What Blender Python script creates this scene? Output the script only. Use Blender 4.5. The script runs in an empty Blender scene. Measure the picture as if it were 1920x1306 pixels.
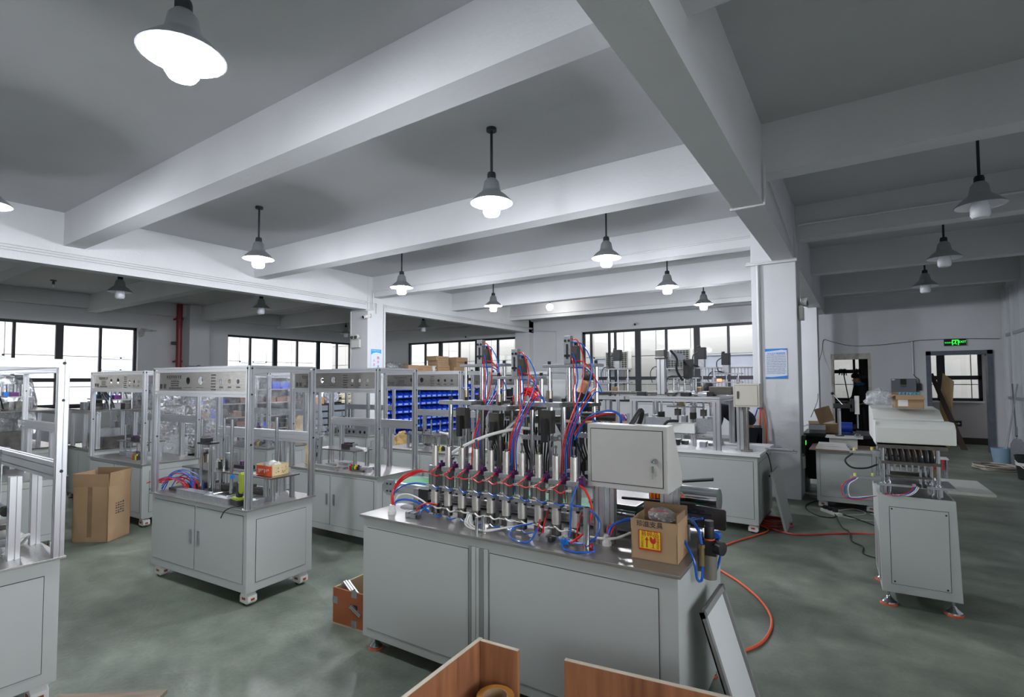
import bpy, bmesh, math, random
from mathutils import Vector, Matrix
from math import radians, sin, cos, pi
random.seed(7)
SC = bpy.context.scene
COL = SC.collection
# ---------------------------------------------------------------- camera
YAW, PIT, ROLL = radians(33.84), radians(2.34), radians(-0.22)
fw = Vector((-sin(YAW)*cos(PIT), cos(YAW)*cos(PIT), sin(PIT)))
rt = Vector((cos(YAW), sin(YAW), 0)); up = rt.cross(fw)
c_, s_ = cos(ROLL), sin(ROLL)
rt, up = c_*rt + s_*up, -s_*rt + c_*up
cam = bpy.data.cameras.new('camera'); co = bpy.data.objects.new('camera', cam); COL.objects.link(co)
R = Matrix((rt, up, -fw)).transposed().to_4x4()
co.matrix_world = Matrix.Translation((0, 0, 1.6)) @ R
cam.sensor_width = 36; cam.lens = 36*976/1920; cam.shift_y = 21/1920
cam.clip_start = 0.05; cam.clip_end = 200
SC.camera = co
# ---------------------------------------------------------------- world, sun, exposure
SC.view_settings.view_transform = 'Standard'; SC.view_settings.look = 'None'
SC.view_settings.exposure = 0.0; SC.view_settings.gamma = 1; SC.view_settings.use_curve_mapping = False
W = bpy.data.worlds.new('overcast'); SC.world = W; W.use_nodes = True
bg = W.node_tree.nodes['Background']; bg.inputs[0].default_value = (0.93, 0.95, 1.0, 1); bg.inputs[1].default_value = 9.0
LAMP_E = 470.0
# ---------------------------------------------------------------- materials
def lin(c):
    return tuple(((v/255+0.055)/1.055)**2.4 if v/255 > 0.04045 else v/255/12.92 for v in c)
MATS = {}
def mat(name, rgb, rough=.5, metal=0., var=0., scale=8., bump=0., bscale=60., spec=.5, alpha=1., trans=0., emit=0., stretch=None, rgb2=None, coat=0.):
    if name in MATS: return MATS[name]
    m = bpy.data.materials.new(name); m.use_nodes = True; nt = m.node_tree; N = nt.nodes; L = nt.links
    b = N['Principled BSDF']; col = lin(rgb)
    b.inputs['Base Color'].default_value = (*col, 1); b.inputs['Roughness'].default_value = rough
    b.inputs['Metallic'].default_value = metal; b.inputs['Specular IOR Level'].default_value = spec
    b.inputs['Alpha'].default_value = alpha; b.inputs['Transmission Weight'].default_value = trans
    b.inputs['Coat Weight'].default_value = coat
    if emit: b.inputs['Emission Color'].default_value = (*col, 1); b.inputs['Emission Strength'].default_value = emit
    if var or bump:
        tc = N.new('ShaderNodeTexCoord'); mp = N.new('ShaderNodeMapping')
        L.new(tc.outputs['Object'], mp.inputs[0])
        if stretch: mp.inputs['Scale'].default_value = stretch
    if var:
        nz = N.new('ShaderNodeTexNoise'); nz.inputs['Scale'].default_value = scale; nz.inputs['Detail'].default_value = 5
        L.new(mp.outputs[0], nz.inputs['Vector'])
        rp = N.new('ShaderNodeValToRGB'); L.new(nz.outputs['Fac'], rp.inputs[0])
        c2 = lin(rgb2) if rgb2 else tuple(v*(1-var) for v in col); c1 = tuple(min(1, v*(1+var*.5)) for v in col)
        rp.color_ramp.elements[0].position = .3; rp.color_ramp.elements[1].position = .7
        rp.color_ramp.elements[0].color = (*c2, 1); rp.color_ramp.elements[1].color = (*c1, 1)
        L.new(rp.outputs[0], b.inputs['Base Color'])
    if bump:
        n2 = N.new('ShaderNodeTexNoise'); n2.inputs['Scale'].default_value = bscale; n2.inputs['Detail'].default_value = 3
        L.new(mp.outputs[0], n2.inputs['Vector'])
        bp = N.new('ShaderNodeBump'); bp.inputs['Strength'].default_value = bump; bp.inputs['Distance'].default_value = .01
        L.new(n2.outputs['Fac'], bp.inputs['Height']); L.new(bp.outputs[0], b.inputs['Normal'])
    MATS[name] = m
    return m
def glassmat(name, tint, fac_t=.85, rough=.02, col=(235, 240, 245), base=0.06):
    if name in MATS: return MATS[name]
    m = bpy.data.materials.new(name); m.use_nodes = True; N = m.node_tree.nodes; L = m.node_tree.links
    N.clear(); out = N.new('ShaderNodeOutputMaterial'); t = N.new('ShaderNodeBsdfTransparent'); g = N.new('ShaderNodeBsdfGlossy')
    t.inputs[0].default_value = (*tint, 1); g.inputs['Roughness'].default_value = rough; g.inputs[0].default_value = (*lin(col), 1)
    fr = N.new('ShaderNodeLayerWeight'); fr.inputs[0].default_value = .12
    mth = N.new('ShaderNodeMath'); mth.operation = 'MULTIPLY_ADD'; mth.inputs[1].default_value = .7; mth.inputs[2].default_value = base; mth.use_clamp = True
    L.new(fr.outputs['Facing'], mth.inputs[0])
    mx = N.new('ShaderNodeMixShader'); L.new(mth.outputs[0], mx.inputs[0]); L.new(t.outputs[0], mx.inputs[1]); L.new(g.outputs[0], mx.inputs[2])
    L.new(mx.outputs[0], out.inputs[0]); MATS[name] = m
    return m
def filmmat(name, amount=.28, scale=9.):
    """crinkled clear polythene: transparent, with wrinkled glossy and milky folds"""
    m = bpy.data.materials.new(name); m.use_nodes = True; N = m.node_tree.nodes; L = m.node_tree.links
    N.clear(); out = N.new('ShaderNodeOutputMaterial'); t = N.new('ShaderNodeBsdfTransparent'); g = N.new('ShaderNodeBsdfGlossy'); d = N.new('ShaderNodeBsdfTranslucent')
    g.inputs['Roughness'].default_value = .12; d.inputs[0].default_value = (.75, .77, .8, 1); t.inputs[0].default_value = (.93, .94, .96, 1)
    tc = N.new('ShaderNodeTexCoord'); nz = N.new('ShaderNodeTexNoise'); nz.inputs['Scale'].default_value = scale; nz.inputs['Detail'].default_value = 6; nz.inputs['Distortion'].default_value = 1.2
    L.new(tc.outputs['Object'], nz.inputs['Vector'])
    bp = N.new('ShaderNodeBump'); bp.inputs['Strength'].default_value = 1; bp.inputs['Distance'].default_value = .04; L.new(nz.outputs['Fac'], bp.inputs['Height'])
    L.new(bp.outputs[0], g.inputs['Normal'])
    mr = N.new('ShaderNodeMapRange'); mr.inputs[1].default_value = .35; mr.inputs[2].default_value = .75; mr.inputs[3].default_value = amount*.25; mr.inputs[4].default_value = amount*1.6
    L.new(nz.outputs['Fac'], mr.inputs[0])
    m1 = N.new('ShaderNodeMixShader'); m1.inputs[0].default_value = .5; L.new(g.outputs[0], m1.inputs[1]); L.new(d.outputs[0], m1.inputs[2])
    m2 = N.new('ShaderNodeMixShader'); L.new(mr.outputs[0], m2.inputs[0]); L.new(t.outputs[0], m2.inputs[1]); L.new(m1.outputs[0], m2.inputs[2])
    L.new(m2.outputs[0], out.inputs[0]); MATS[name] = m
    return m
def floormat():
    m = bpy.data.materials.new('epoxy_floor'); m.use_nodes = True; nt = m.node_tree; N = nt.nodes; L = nt.links; b = N['Principled BSDF']
    tc = N.new('ShaderNodeTexCoord')
    def noise(s, d, dist, sx=1, sy=1, rz=0):
        mp = N.new('ShaderNodeMapping'); mp.inputs['Scale'].default_value = (sx, sy, 1); mp.inputs['Rotation'].default_value = (0, 0, rz); L.new(tc.outputs['Object'], mp.inputs[0])
        n = N.new('ShaderNodeTexNoise'); n.inputs['Scale'].default_value = s; n.inputs['Detail'].default_value = d; n.inputs['Distortion'].default_value = dist
        L.new(mp.outputs[0], n.inputs['Vector']); return n
    n1 = noise(1.1, 7, .35, 1, 1.5, .5); n2 = noise(6, 6, .3); n3 = noise(40, 3, 0)
    r1 = N.new('ShaderNodeValToRGB'); e = r1.color_ramp.elements
    e[0].position = .32; e[0].color = (*lin((82, 91, 81)), 1); e[1].position = .66; e[1].color = (*lin((120, 127, 115)), 1)
    L.new(n1.outputs['Fac'], r1.inputs[0])
    mx = N.new('ShaderNodeMix'); mx.data_type = 'RGBA'; mx.blend_type = 'OVERLAY'; mx.inputs[0].default_value = .45
    L.new(r1.outputs[0], mx.inputs[6]); L.new(n2.outputs['Fac'], mx.inputs[7])
    mx2 = N.new('ShaderNodeMix'); mx2.data_type = 'RGBA'; mx2.blend_type = 'OVERLAY'; mx2.inputs[0].default_value = .18
    L.new(mx.outputs[2], mx2.inputs[6]); L.new(n3.outputs['Fac'], mx2.inputs[7])
    L.new(mx2.outputs[2], b.inputs['Base Color'])
    mr = N.new('ShaderNodeMapRange'); mr.inputs[3].default_value = .36; mr.inputs[4].default_value = .5; L.new(n2.outputs['Fac'], mr.inputs[0]); L.new(mr.outputs[0], b.inputs['Roughness'])
    bp = N.new('ShaderNodeBump'); bp.inputs['Strength'].default_value = .12; bp.inputs['Distance'].default_value = .02; L.new(n3.outputs['Fac'], bp.inputs['Height']); L.new(bp.outputs[0], b.inputs['Normal'])
    b.inputs['Specular IOR Level'].default_value = .32
    return m
def facademat():
    m = bpy.data.materials.new('facade_tiles'); m.use_nodes = True; N = m.node_tree.nodes; L = m.node_tree.links; b = N['Principled BSDF']
    b.inputs['Base Color'].default_value = (.55, .53, .50, 1); b.inputs['Roughness'].default_value = .6
    return m
plaster = mat('white_plaster', (206, 207, 209), .85, var=.05, scale=1.2, bump=.25, bscale=25)
plaster_c = mat('ceiling_plaster', (186, 187, 188), .9, var=.06, scale=.8, bump=.15, bscale=30)
cab = mat('powder_coat', (172, 176, 173), .42, bump=.03, bscale=400)
cab_dark = mat('door_gap', (28, 30, 30), .8)
alu = mat('aluminium_profile', (208, 209, 212), .36, 1.)
alu2 = mat('machined_aluminium', (176, 178, 182), .38, .9, var=.15, scale=40)
steel = mat('brushed_steel', (152, 149, 145), .26, 1., var=.18, scale=14, stretch=(1, 12, 12))
top_m = mat('brushed_worktop', (172, 170, 166), .4, .9, var=.12, scale=10, stretch=(1, 10, 1))
pump_m = mat('pump_steel', (206, 202, 196), .34, .85, var=.08, scale=20)
chrome = mat('chrome_rod', (190, 192, 196), .12, 1.)
steel_d = mat('dark_steel', (110, 108, 104), .35, 1., var=.2, scale=20)
black = mat('black_plastic', (24, 25, 27), .45)
rubber = mat('black_rubber', (16, 16, 17), .6)
frame_b = mat('window_frame_paint', (34, 38, 44), .5)
white_p = mat('white_plastic', (212, 212, 208), .4)
red_t = mat('red_tube', (196, 30, 34), .25, spec=.6)
blue_t = mat('blue_tube', (16, 84, 176), .25, spec=.6)
white_t = mat('clear_white_tube', (205, 205, 200), .3)
orange_t = mat('orange_hose', (222, 92, 48), .4)
purple = mat('purple_valve', (92, 44, 96), .35, .4)
card = mat('cardboard', (158, 130, 98), .85, var=.1, scale=5, bump=.05)
card_d = mat('cardboard_inside', (128, 104, 78), .9, var=.1, scale=6)
brass = mat('brass', (170, 150, 110), .3, 1.)
glass = glassmat('window_glass', (.97, .98, .98))
film = filmmat('polythene_film')
film2 = filmmat('polythene_thick', .55, 14.)
# ---------------------------------------------------------------- geometry helpers
class MB:
    def __init__(s): s.v = []; s.f = []; s.sm = []
    def add(s, vs, fs, smooth=False):
        o = len(s.v); s.v += [tuple(v) for v in vs]; s.f += [[i+o for i in f] for f in fs]; s.sm += [smooth]*len(fs); return s
    def bx(s, x0, x1, y0, y1, z0, z1):
        return s.add([(x0,y0,z0),(x1,y0,z0),(x1,y1,z0),(x0,y1,z0),(x0,y0,z1),(x1,y0,z1),(x1,y1,z1),(x0,y1,z1)],
                     [(0,3,2,1),(4,5,6,7),(0,1,5,4),(1,2,6,5),(2,3,7,6),(3,0,4,7)])
    def box(s, c, d, rz=0, M=None):
        a, b, h = d[0]/2, d[1]/2, d[2]/2
        m = Matrix.Translation(c) @ (M if M is not None else Matrix.Rotation(rz, 4, 'Z'))
        vs = [m @ Vector(p) for p in [(-a,-b,-h),(a,-b,-h),(a,b,-h),(-a,b,-h),(-a,-b,h),(a,-b,h),(a,b,h),(-a,b,h)]]
        return s.add(vs, [(0,3,2,1),(4,5,6,7),(0,1,5,4),(1,2,6,5),(2,3,7,6),(3,0,4,7)])
    def cyl(s, p0, p1, r0, r1=None, n=12, caps=True):
        r1 = r0 if r1 is None else r1; p0 = Vector(p0); p1 = Vector(p1); d = (p1-p0).normalized()
        a = d.orthogonal().normalized(); b = d.cross(a)
        vs = []
        for p, r in ((p0, r0), (p1, r1)):
            for i in range(n):
                t = 2*pi*i/n; vs.append(p + a*(r*cos(t)) + b*(r*sin(t)))
        s.add(vs, [(i, (i+1) % n, n+(i+1) % n, n+i) for i in range(n)], True)
        if caps:
            o = len(s.v)-2*n; s.f += [[o+i for i in reversed(range(n))], [o+n+i for i in range(n)]]; s.sm += [False]*2
        return s
    def lathe(s, prof, c=(0,0,0), n=20):
        c = Vector(c); vs = []
        for r, z in prof:
            for i in range(n):
                t = 2*pi*i/n; vs.append(c + Vector((r*cos(t), r*sin(t), z)))
        fs = []
        for k in range(len(prof)-1):
            for i in range(n):
                j = (i+1) % n; fs.append((k*n+i, k*n+j, (k+1)*n+j, (k+1)*n+i))
        return s.add(vs, fs, True)
    def tube(s, pts, r, n=6, samples=4):
        P = spline(pts, samples); N_ = len(P); prev = None; vs = []
        for i, p in enumerate(P):
            d = (P[min(i+1, N_-1)] - P[max(i-1, 0)]).normalized()
            if prev is None: a = d.orthogonal().normalized()
            else:
                a = prev - d*prev.dot(d); a = a.normalized() if a.length > 1e-6 else d.orthogonal().normalized()
            prev = a; b = d.cross(a)
            for k in range(n):
                t = 2*pi*k/n; vs.append(p + a*(r*cos(t)) + b*(r*sin(t)))
        fs = [(i*n+k, i*n+(k+1) % n, (i+1)*n+(k+1) % n, (i+1)*n+k) for i in range(N_-1) for k in range(n)]
        fs.append(list(reversed(range(n)))); fs.append([(N_-1)*n+k for k in range(n)])
        return s.add(vs, fs, True)
    def prof(s, p0, p1, w=.045, h=None, side=(0, 0, 1)):
        """slotted aluminium profile between two points"""
        h = h or w; p0 = Vector(p0); p1 = Vector(p1); d = (p1-p0).normalized()
        u = Vector(side)
        if abs(u.dot(d)) > .9: u = Vector((1, 0, 0))
        u = (u - d*u.dot(d)).normalized(); v = d.cross(u)      # u carries h, v carries w
        a, b = w/2, h/2; g = .11*min(w, h); q = .26*min(w, h)
        def slots(half, unit):
            if half*2 > unit*1.5: return [-half/2, half/2]
            return [0]
        m = min(w, h); pts = []
        def side_pts(lo, hi, fix, horiz, sgn):
            r = [lo]
            mids = slots(abs(hi-lo)/2, m)
            if hi < lo: mids = [-k for k in mids]
            dr = 1 if hi > lo else -1
            out = [(lo, fix)]
            for k in mids:
                out += [(k-dr*g, fix), (k-dr*g*.8, fix-sgn*q), (k+dr*g*.8, fix-sgn*q), (k+dr*g, fix)]
            return [(x, y) if horiz else (y, x) for x, y in out]
        pts += side_pts(-a, a, -b, True, -1); pts += side_pts(-b, b, a, False, 1)
        pts += side_pts(a, -a, b, True, 1); pts += side_pts(b, -b, -a, False, -1)
        n = len(pts)
        vs = [p0 + v*x + u*y for x, y in pts] + [p1 + v*x + u*y for x, y in pts]
        fs = [(i, (i+1) % n, n+(i+1) % n, n+i) for i in range(n)] + [list(reversed(range(n))), [n+i for i in range(n)]]
        return s.add(vs, fs)
    def prism(s, poly, h0, h1, axis='z'):
        n = len(poly)
        f = {'z': lambda a, b, h: (a, b, h), 'y': lambda a, b, h: (a, h, b), 'x': lambda a, b, h: (h, a, b)}[axis]
        vs = [f(a, b, h0) for a, b in poly] + [f(a, b, h1) for a, b in poly]
        return s.add(vs, [list(range(n)), [n+i for i in reversed(range(n))]] + [(i, n+i, n+(i+1) % n, (i+1) % n) for i in range(n)])
    def build(s, name, m, parent=None, loc=None, bev=0, fixn=True, seg=2):
        me = bpy.data.meshes.new(name); me.from_pydata(s.v, [], s.f); me.polygons.foreach_set('use_smooth', s.sm)
        if fixn:
            b = bmesh.new(); b.from_mesh(me); bmesh.ops.recalc_face_normals(b, faces=b.faces[:])
            if bev:
                ed = [e for e in b.edges if len(e.link_faces) == 2 and e.calc_face_angle(0) > .6]
                bmesh.ops.bevel(b, geom=ed, offset=bev, segments=seg, affect='EDGES', profile=.7)
            b.to_mesh(me); b.free()
        me.materials.append(m)
        o = bpy.data.objects.new(name, me); COL.objects.link(o)
        if parent: o.parent = parent
        if loc: o.location = loc
        return o
def spline(pts, k=4):
    P = [Vector(p) for p in pts]
    if len(P) < 3 or k <= 1: return P
    Q = [P[0]*2-P[1]] + P + [P[-1]*2-P[-2]]; out = []
    for i in range(1, len(Q)-2):
        a, b, c, d = Q[i-1:i+3]
        for j in range(k):
            t = j/k; out.append(.5*((2*b)+(c-a)*t+(2*a-5*b+4*c-d)*t*t+(3*b-a-3*c+d)*t**3))
    out.append(P[-1]); return out
def thing(name, label, cat, loc=(0, 0, 0), rz=0, group=None):
    o = bpy.data.objects.new(name, None); o.empty_display_size = .05; COL.objects.link(o)
    o.location = loc; o.rotation_euler = (0, 0, rz); o['label'] = label; o['category'] = cat
    if group: o['group'] = group
    return o
def tag(o, label, cat, group=None, kind=None):
    o['label'] = label; o['category'] = cat
    if group: o['group'] = group
    if kind: o['kind'] = kind
    return o
def struct(o): o['kind'] = 'structure'; return o
def dup(root, loc=None, rz=None, label=None, group=None):
    def cp(o, par):
        c = o.copy(); COL.objects.link(c)
        if par: c.parent = par
        for ch in KIDS.get(o.name, [k for k in bpy.data.objects if k.parent == o]): cp(ch, c)
        return c
    r = cp(root, None)
    if loc is not None: r.location = loc
    if rz is not None: r.rotation_euler = (0, 0, rz)
    if label: r['label'] = label
    if group: r['group'] = group
    return r
KIDS = {}
def textobj(name, body, size, m, parent=None, loc=(0, 0, 0), rot=(pi/2, 0, 0), align='CENTER', ext=.0006, sx=1.):
    c = bpy.data.curves.new(name, 'FONT'); c.body = body; c.size = size; c.align_x = align; c.align_y = 'CENTER'; c.extrude = ext; c.resolution_u = 2
    t = bpy.data.objects.new('tmp', c); me = bpy.data.meshes.new_from_object(t); bpy.data.objects.remove(t); bpy.data.curves.remove(c)
    me.name = name; me.materials.clear(); me.materials.append(m)
    o = bpy.data.objects.new(name, me); COL.objects.link(o); o.location = loc; o.rotation_euler = rot; o.scale = (sx, 1, 1)
    if parent: o.parent = parent
    return o
ORD = ['first', 'second', 'third', 'fourth', 'fifth', 'sixth', 'seventh', 'eighth', 'ninth', 'tenth', 'eleventh', 'twelfth', 'thirteenth', 'fourteenth', 'fifteenth', 'sixteenth', 'seventeenth', 'eighteenth', 'nineteenth', 'twentieth']
# ================================================================ ROOM SHELL
XL, XR, YB, YF, H = -17.6, 2.6, 15.2, -6.0, 4.0
BEAMS = [-.28-2.8, -.28, 2.52, 5.30, 8.10, 10.90, 13.75]
struct(MB().bx(XL-.25, 6.2, YF-.25, 21, -.1, 0).build('floor', floormat()))
struct(MB().bx(XL-.25, 6.2, YF-.25, 18.2, H, H+.15).build('ceiling', plaster_c))
def wall_open(name, axis, pos, th, a0, a1, z0, z1, holes, m=plaster):
    """wall with rectangular openings; axis 'x' runs along x at y=pos..pos+th, axis 'y' along y at x=pos..pos+th"""
    b = MB()
    def put(p0, p1, q0, q1):
        if p1-p0 < 1e-4 or q1-q0 < 1e-4: return
        if axis == 'x': b.bx(p0, p1, pos, pos+th, q0, q1)
        else: b.bx(pos, pos+th, p0, p1, q0, q1)
    cur = a0
    for h0, h1, s0, s1 in sorted(holes):
        put(cur, h0, z0, z1); put(h0, h1, z0, s0); put(h0, h1, s1, z1); cur = h1
    put(cur, a1, z0, z1)
    return struct(b.build(name, m))
WIN_B = [(-15.3, -10.0, .95, 3.15), (-7.47, -1.9, .95, 3.17)]
DOORS = [(-.62, .2, 0, 2.24), (1.24, 2.38, 0, 2.24)]
wall_open('wall_back', 'x', YB, .24, XL, XR, 0, H, WIN_B + DOORS)
WIN_L = [(-3.5, 1.6, .95, 3.2), (3.0, 6.55, .95, 3.2), (9.15, 14.3, .95, 3.2)]
wall_open('wall_left', 'y', XL-.24, .24, YF, YB, 0, H, WIN_L)
wall_open('wall_front', 'x', YF-.24, .24, XL, XR, 0, H, [(-15, -10.5, .95, 3.2), (-7.6, -2.2, .95, 3.2), (-.6, 2.4, .3, 3.2)])  # unseen wall behind the camera, openings added to let light in
wall_open('wall_right', 'y', XR, .12, YF, YB, 0, H, [(-4.5, 3.2, .95, 3.0)])
# partition panelling on the right wall: grooved steel sheets with bright seams, top band and rail
panel_m = mat('partition_sheet', (196, 200, 206), .45, .1, var=.05, scale=2)
rr = MB()
for i in range(12):
    y0 = 10.2 + i*.41; rr.bx(XR-.02, XR, y0, y0+.39, .02, 1.18); rr.bx(XR-.02, XR, y0, y0+.39, 1.24, 2.5); rr.bx(XR-.02, XR, y0, y0+.39, 2.56, 3.5)
struct(rr.build('wall_right_panels', panel_m))
struct(MB().bx(XR-.05, XR, 10.2, 15.1, 1.18, 1.24).bx(XR-.05, XR, 10.2, 15.1, 2.5, 2.56).build('trim_1', mat('trim_grey', (150, 154, 160), .5)))
cc = MB()
for y, r in ((15.05, .05), (14.9, .03), (14.3, .035)): cc.bx(XR-.07, XR-.02, y, y+r, 0, 3.5)
struct(cc.build('trim_2', mat('conduit_white', (205, 206, 206), .5)))
# beams across (x direction)
b = MB()
for i, y in enumerate(BEAMS): b.bx(XL, XR, y, y+.24, 3.53, H)
# edge beams along the walls
for k, bm in enumerate(BEAMS):
    struct(MB().bx(-9.3, -.72, bm, bm+.24, 3.53, H+.02).build('ceiling_beam', plaster))
    struct(MB().bx(XL, -9.52, bm, bm+.24, 3.53, H+.02).build('ceiling_beam', plaster))
    struct(MB().bx(-.72, XR, bm, bm+.24, 3.53, H+.02).build('ceiling_beam', plaster))
struct(MB().bx(-9.52, -9.3, YF, YB, 3.24, H+.02).build('girder_left', plaster))
struct(MB().bx(-.98, -.72, YF, YB, 3.24, H+.02).build('girder_right', plaster))
struct(MB().bx(XL, XL+.22, YF, YB, 3.62, H+.02).build('wall_beam_left', plaster))
struct(MB().bx(XL, XR, YB-.2, YB, 3.62, H+.02).build('wall_beam_back', plaster))
# columns
def column(x0, x1, y0, y1): return struct(MB().bx(x0, x1, y0, y1, 0, H).build('column', plaster, bev=.012))
column(-1.26, -.70, 7.95, 8.5); column(-9.86, -9.28, 7.96, 8.5)
column(-1.3, -.80, 13.6, 14.15); column(-9.86, -9.3, 14.9, YB+.01)
column(XL-.01, XL+.45, 7.75, 8.35); column(XL-.01, XL+.45, 2.3, 2.85); column(-9.86, -9.3, 2.2-4.2, 2.7-4.2); column(-1.26, -.7, -3.2, -2.7)
# ---------------------------------------------------------------- windows
def window(axis, pos, a0, a1, z0, z1, rail, thick, thin, name='window_1'):
    fr = MB(); gl = MB(); y0, y1 = pos+.06, pos+.13
    def put(b, p0, p1, q0, q1, d0=y0, d1=y1):
        if axis == 'x': b.bx(p0, p1, d0, d1, q0, q1)
        else: b.bx(d0, d1, p0, p1, q0, q1)
    put(fr, a0, a1, z1-.07, z1); put(fr, a0, a1, z0, z0+.07); put(fr, a0, a0+.07, z0, z1); put(fr, a1-.07, a1, z0, z1)
    put(fr, a0, a1, rail-.05, rail+.05)
    for p, w in [(t, .16) for t in thick] + [(t, .06) for t in thin]: put(fr, p-w/2, p+w/2, z0, z1, y0-.005, y1+.005)
    o = struct(fr.build(name, frame_b))
    ms = sorted([a0] + thick + thin + [a1])
    for p0, p1 in zip(ms[:-1], ms[1:]):
        for q0, q1 in ((z0, rail), (rail, z1)):
            g = MB(); put(g, p0+.02, p1-.02, q0+.02, q1-.02, y0+.03, y0+.036); g.build('pane', glass, o)
    s = MB(); put(s, a0-.02, a1+.02, z0-.04, z0, pos-.03, pos+.24); s.build('sill', plaster, o)
    return o
window('x', YB, -7.47, -1.9, .95, 3.17, 1.67, [-5.63, -3.88, -2.1], [-7.18, -6.56, -6.36, -4.76, -3.03], 'window_1')
window('x', YB, -15.3, -10.0, .95, 3.15, 1.67, [-13.6, -11.8], [-14.4, -12.65, -10.86], 'window_2')
window('y', XL-.24, 3.0, 6.55, .95, 3.2, 1.67, [4.78], [3.88, 5.68], 'window_3')
window('y', XL-.24, 9.15, 14.3, .95, 3.2, 1.67, [10.93, 12.75], [10.0, 11.83, 13.63], 'window_4')
window('y', XL-.24, -3.5, 1.6, .95, 3.2, 1.67, [-1.8, 0], [-2.6, -.9, .8], 'window_5')
window('x', YF-.24, -15, -10.5, .95, 3.2, 1.67, [-13.5, -12], [-14.2, -12.7, -11.2], 'window_added_1')  # unseen window added in the front wall for light from behind
window('x', YF-.24, -7.6, -2.2, .95, 3.2, 1.67, [-5.8, -4], [-6.7, -4.9, -3.1], 'window_added_2')  # second added window, out of view, lighting the fronts facing the camera
window('y', XR, -4.5, 3.2, .95, 3.0, 1.67, [-2, .6], [-3.2, -.7, 1.9], 'window_8')
# ---------------------------------------------------------------- beyond the doors
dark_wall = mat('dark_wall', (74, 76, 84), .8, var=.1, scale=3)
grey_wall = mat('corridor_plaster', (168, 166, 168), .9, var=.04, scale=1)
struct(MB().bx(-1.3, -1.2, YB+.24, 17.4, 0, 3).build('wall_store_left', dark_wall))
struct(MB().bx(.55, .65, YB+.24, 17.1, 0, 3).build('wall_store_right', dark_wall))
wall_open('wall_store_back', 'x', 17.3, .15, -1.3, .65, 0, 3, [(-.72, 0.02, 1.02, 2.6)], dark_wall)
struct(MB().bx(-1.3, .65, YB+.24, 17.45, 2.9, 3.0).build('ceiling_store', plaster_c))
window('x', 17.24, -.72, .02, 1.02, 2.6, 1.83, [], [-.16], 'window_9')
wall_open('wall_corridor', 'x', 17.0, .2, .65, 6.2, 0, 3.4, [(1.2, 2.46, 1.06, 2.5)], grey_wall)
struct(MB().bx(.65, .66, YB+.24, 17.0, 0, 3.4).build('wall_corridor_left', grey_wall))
struct(MB().bx(.65, 6.2, YB+.24, 17.2, 3.3, 3.4).build('ceiling_corridor', plaster_c))
struct(MB().bx(6.1, 6.2, YB, 17.0, 0, .9).bx(6.1, 6.2, YB, 17.0, 2.6, 3.4).build('wall_corridor_end', grey_wall))
window('x', 16.96, 1.2, 2.46, 1.06, 2.5, 1.64, [1.68], [], 'window_10')
struct(MB().bx(.66, 6.1, 16.985, 17.0, 0, .16).build('baseboard_corridor', mat('dark_skirting', (40, 38, 38), .5)))
struct(MB().bx(XR+.12, 6.2, YB+.0, YB+.24, 0, 3.4).build('wall_corridor_near', grey_wall))
# door frames
dfm = mat('door_frame_grey', (92, 98, 108), .5, var=.25, scale=6)
struct(MB().bx(1.24, 1.33, YB-.03, YB+.26, 0, 2.24).bx(2.29, 2.38, YB-.03, YB+.26, 0, 2.24).bx(1.24, 2.38, YB-.03, YB+.26, 2.15, 2.24).build('door_1', dfm))
dfb = mat('door_frame_bare', (150, 142, 128), .7, var=.3, scale=8, rgb2=(196, 194, 188))
d2 = struct(MB().bx(-.62, -.56, YB-.01, YB+.25, 0, 2.1).bx(.14, .2, YB-.01, YB+.25, 0, 2.1).bx(-.62, .2, YB+.02, YB+.25, 2.1, 2.24).build('door_2', dfb))
struct(MB().bx(XL, -9.9, YB-.02, YB, 0, .1).bx(-7, -1.3, YB-.02, YB, 0, .1).build('baseboard_back', grey_wall))
# ---------------------------------------------------------------- conduits
con = mat('conduit_white', (205, 206, 206), .5)
def conduit(pts, r=.014, n=6):
    return struct(MB().tube(pts, r, n, 1).build('trim_pipe', con))
for dz in (0, .035, .07): conduit([(-9.28, YF, 3.36+dz), (-9.28, 7.9, 3.36+dz)], .011)
for dz in (0, .035): conduit([(-9.28, 8.5, 3.36+dz), (-9.28, 15.1, 3.36+dz)], .011)
conduit([(-9.26, 7.9, 3.40), (-9.26, 8.2, 3.40), (-9.26, 8.2, 3.16)], .014)
conduit([(-9.22, 8.07, 3.62), (-9.22, 8.07, 3.24), (-9.3, 7.93, 3.22), (-9.82, 7.93, 3.22), (-9.82, 7.93, 0.2)], .018)
conduit([(-9.24, 8.06, 3.66), (-.98, 8.06, 3.66)], .012)
conduit([(-9.26, 8.44, 3.4), (-9.26, 8.44, .2)], .018)
conduit([(-1.17, 7.92, 3.2), (-1.17, 7.92, .3)], .022)
conduit([(-1.32, 7.92, 3.22), (-.68, 7.92, 3.22)], .02); conduit([(-1.32, 7.96, 3.25), (-.68, 7.90, 3.25)], .014)
conduit([(-.66, 8.05, 3.22), (-.66, 8.05, 3.72), (XR, 8.05, 3.72)], .016)
conduit([(-1.0, 5.24, 3.22), (-.7, 5.24, 3.22), (-.7, 5.24, 3.6)], .015); conduit([(-.70, 5.3, 3.6), (-.70, 7.9, 3.3)], .008)
conduit([(1.0, YB-.02, 2.48), (1.0, YB-.02, 1.72)], .02)
conduit([(-.98, 13.7, 3.64), (-9.3, 13.7, 3.64)], .01)
conduit([(-9.3, 15.1, 3.3), (-8.4, 15.16, 3.25), (-8.4, 15.16, 2.2)], .01)
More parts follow.
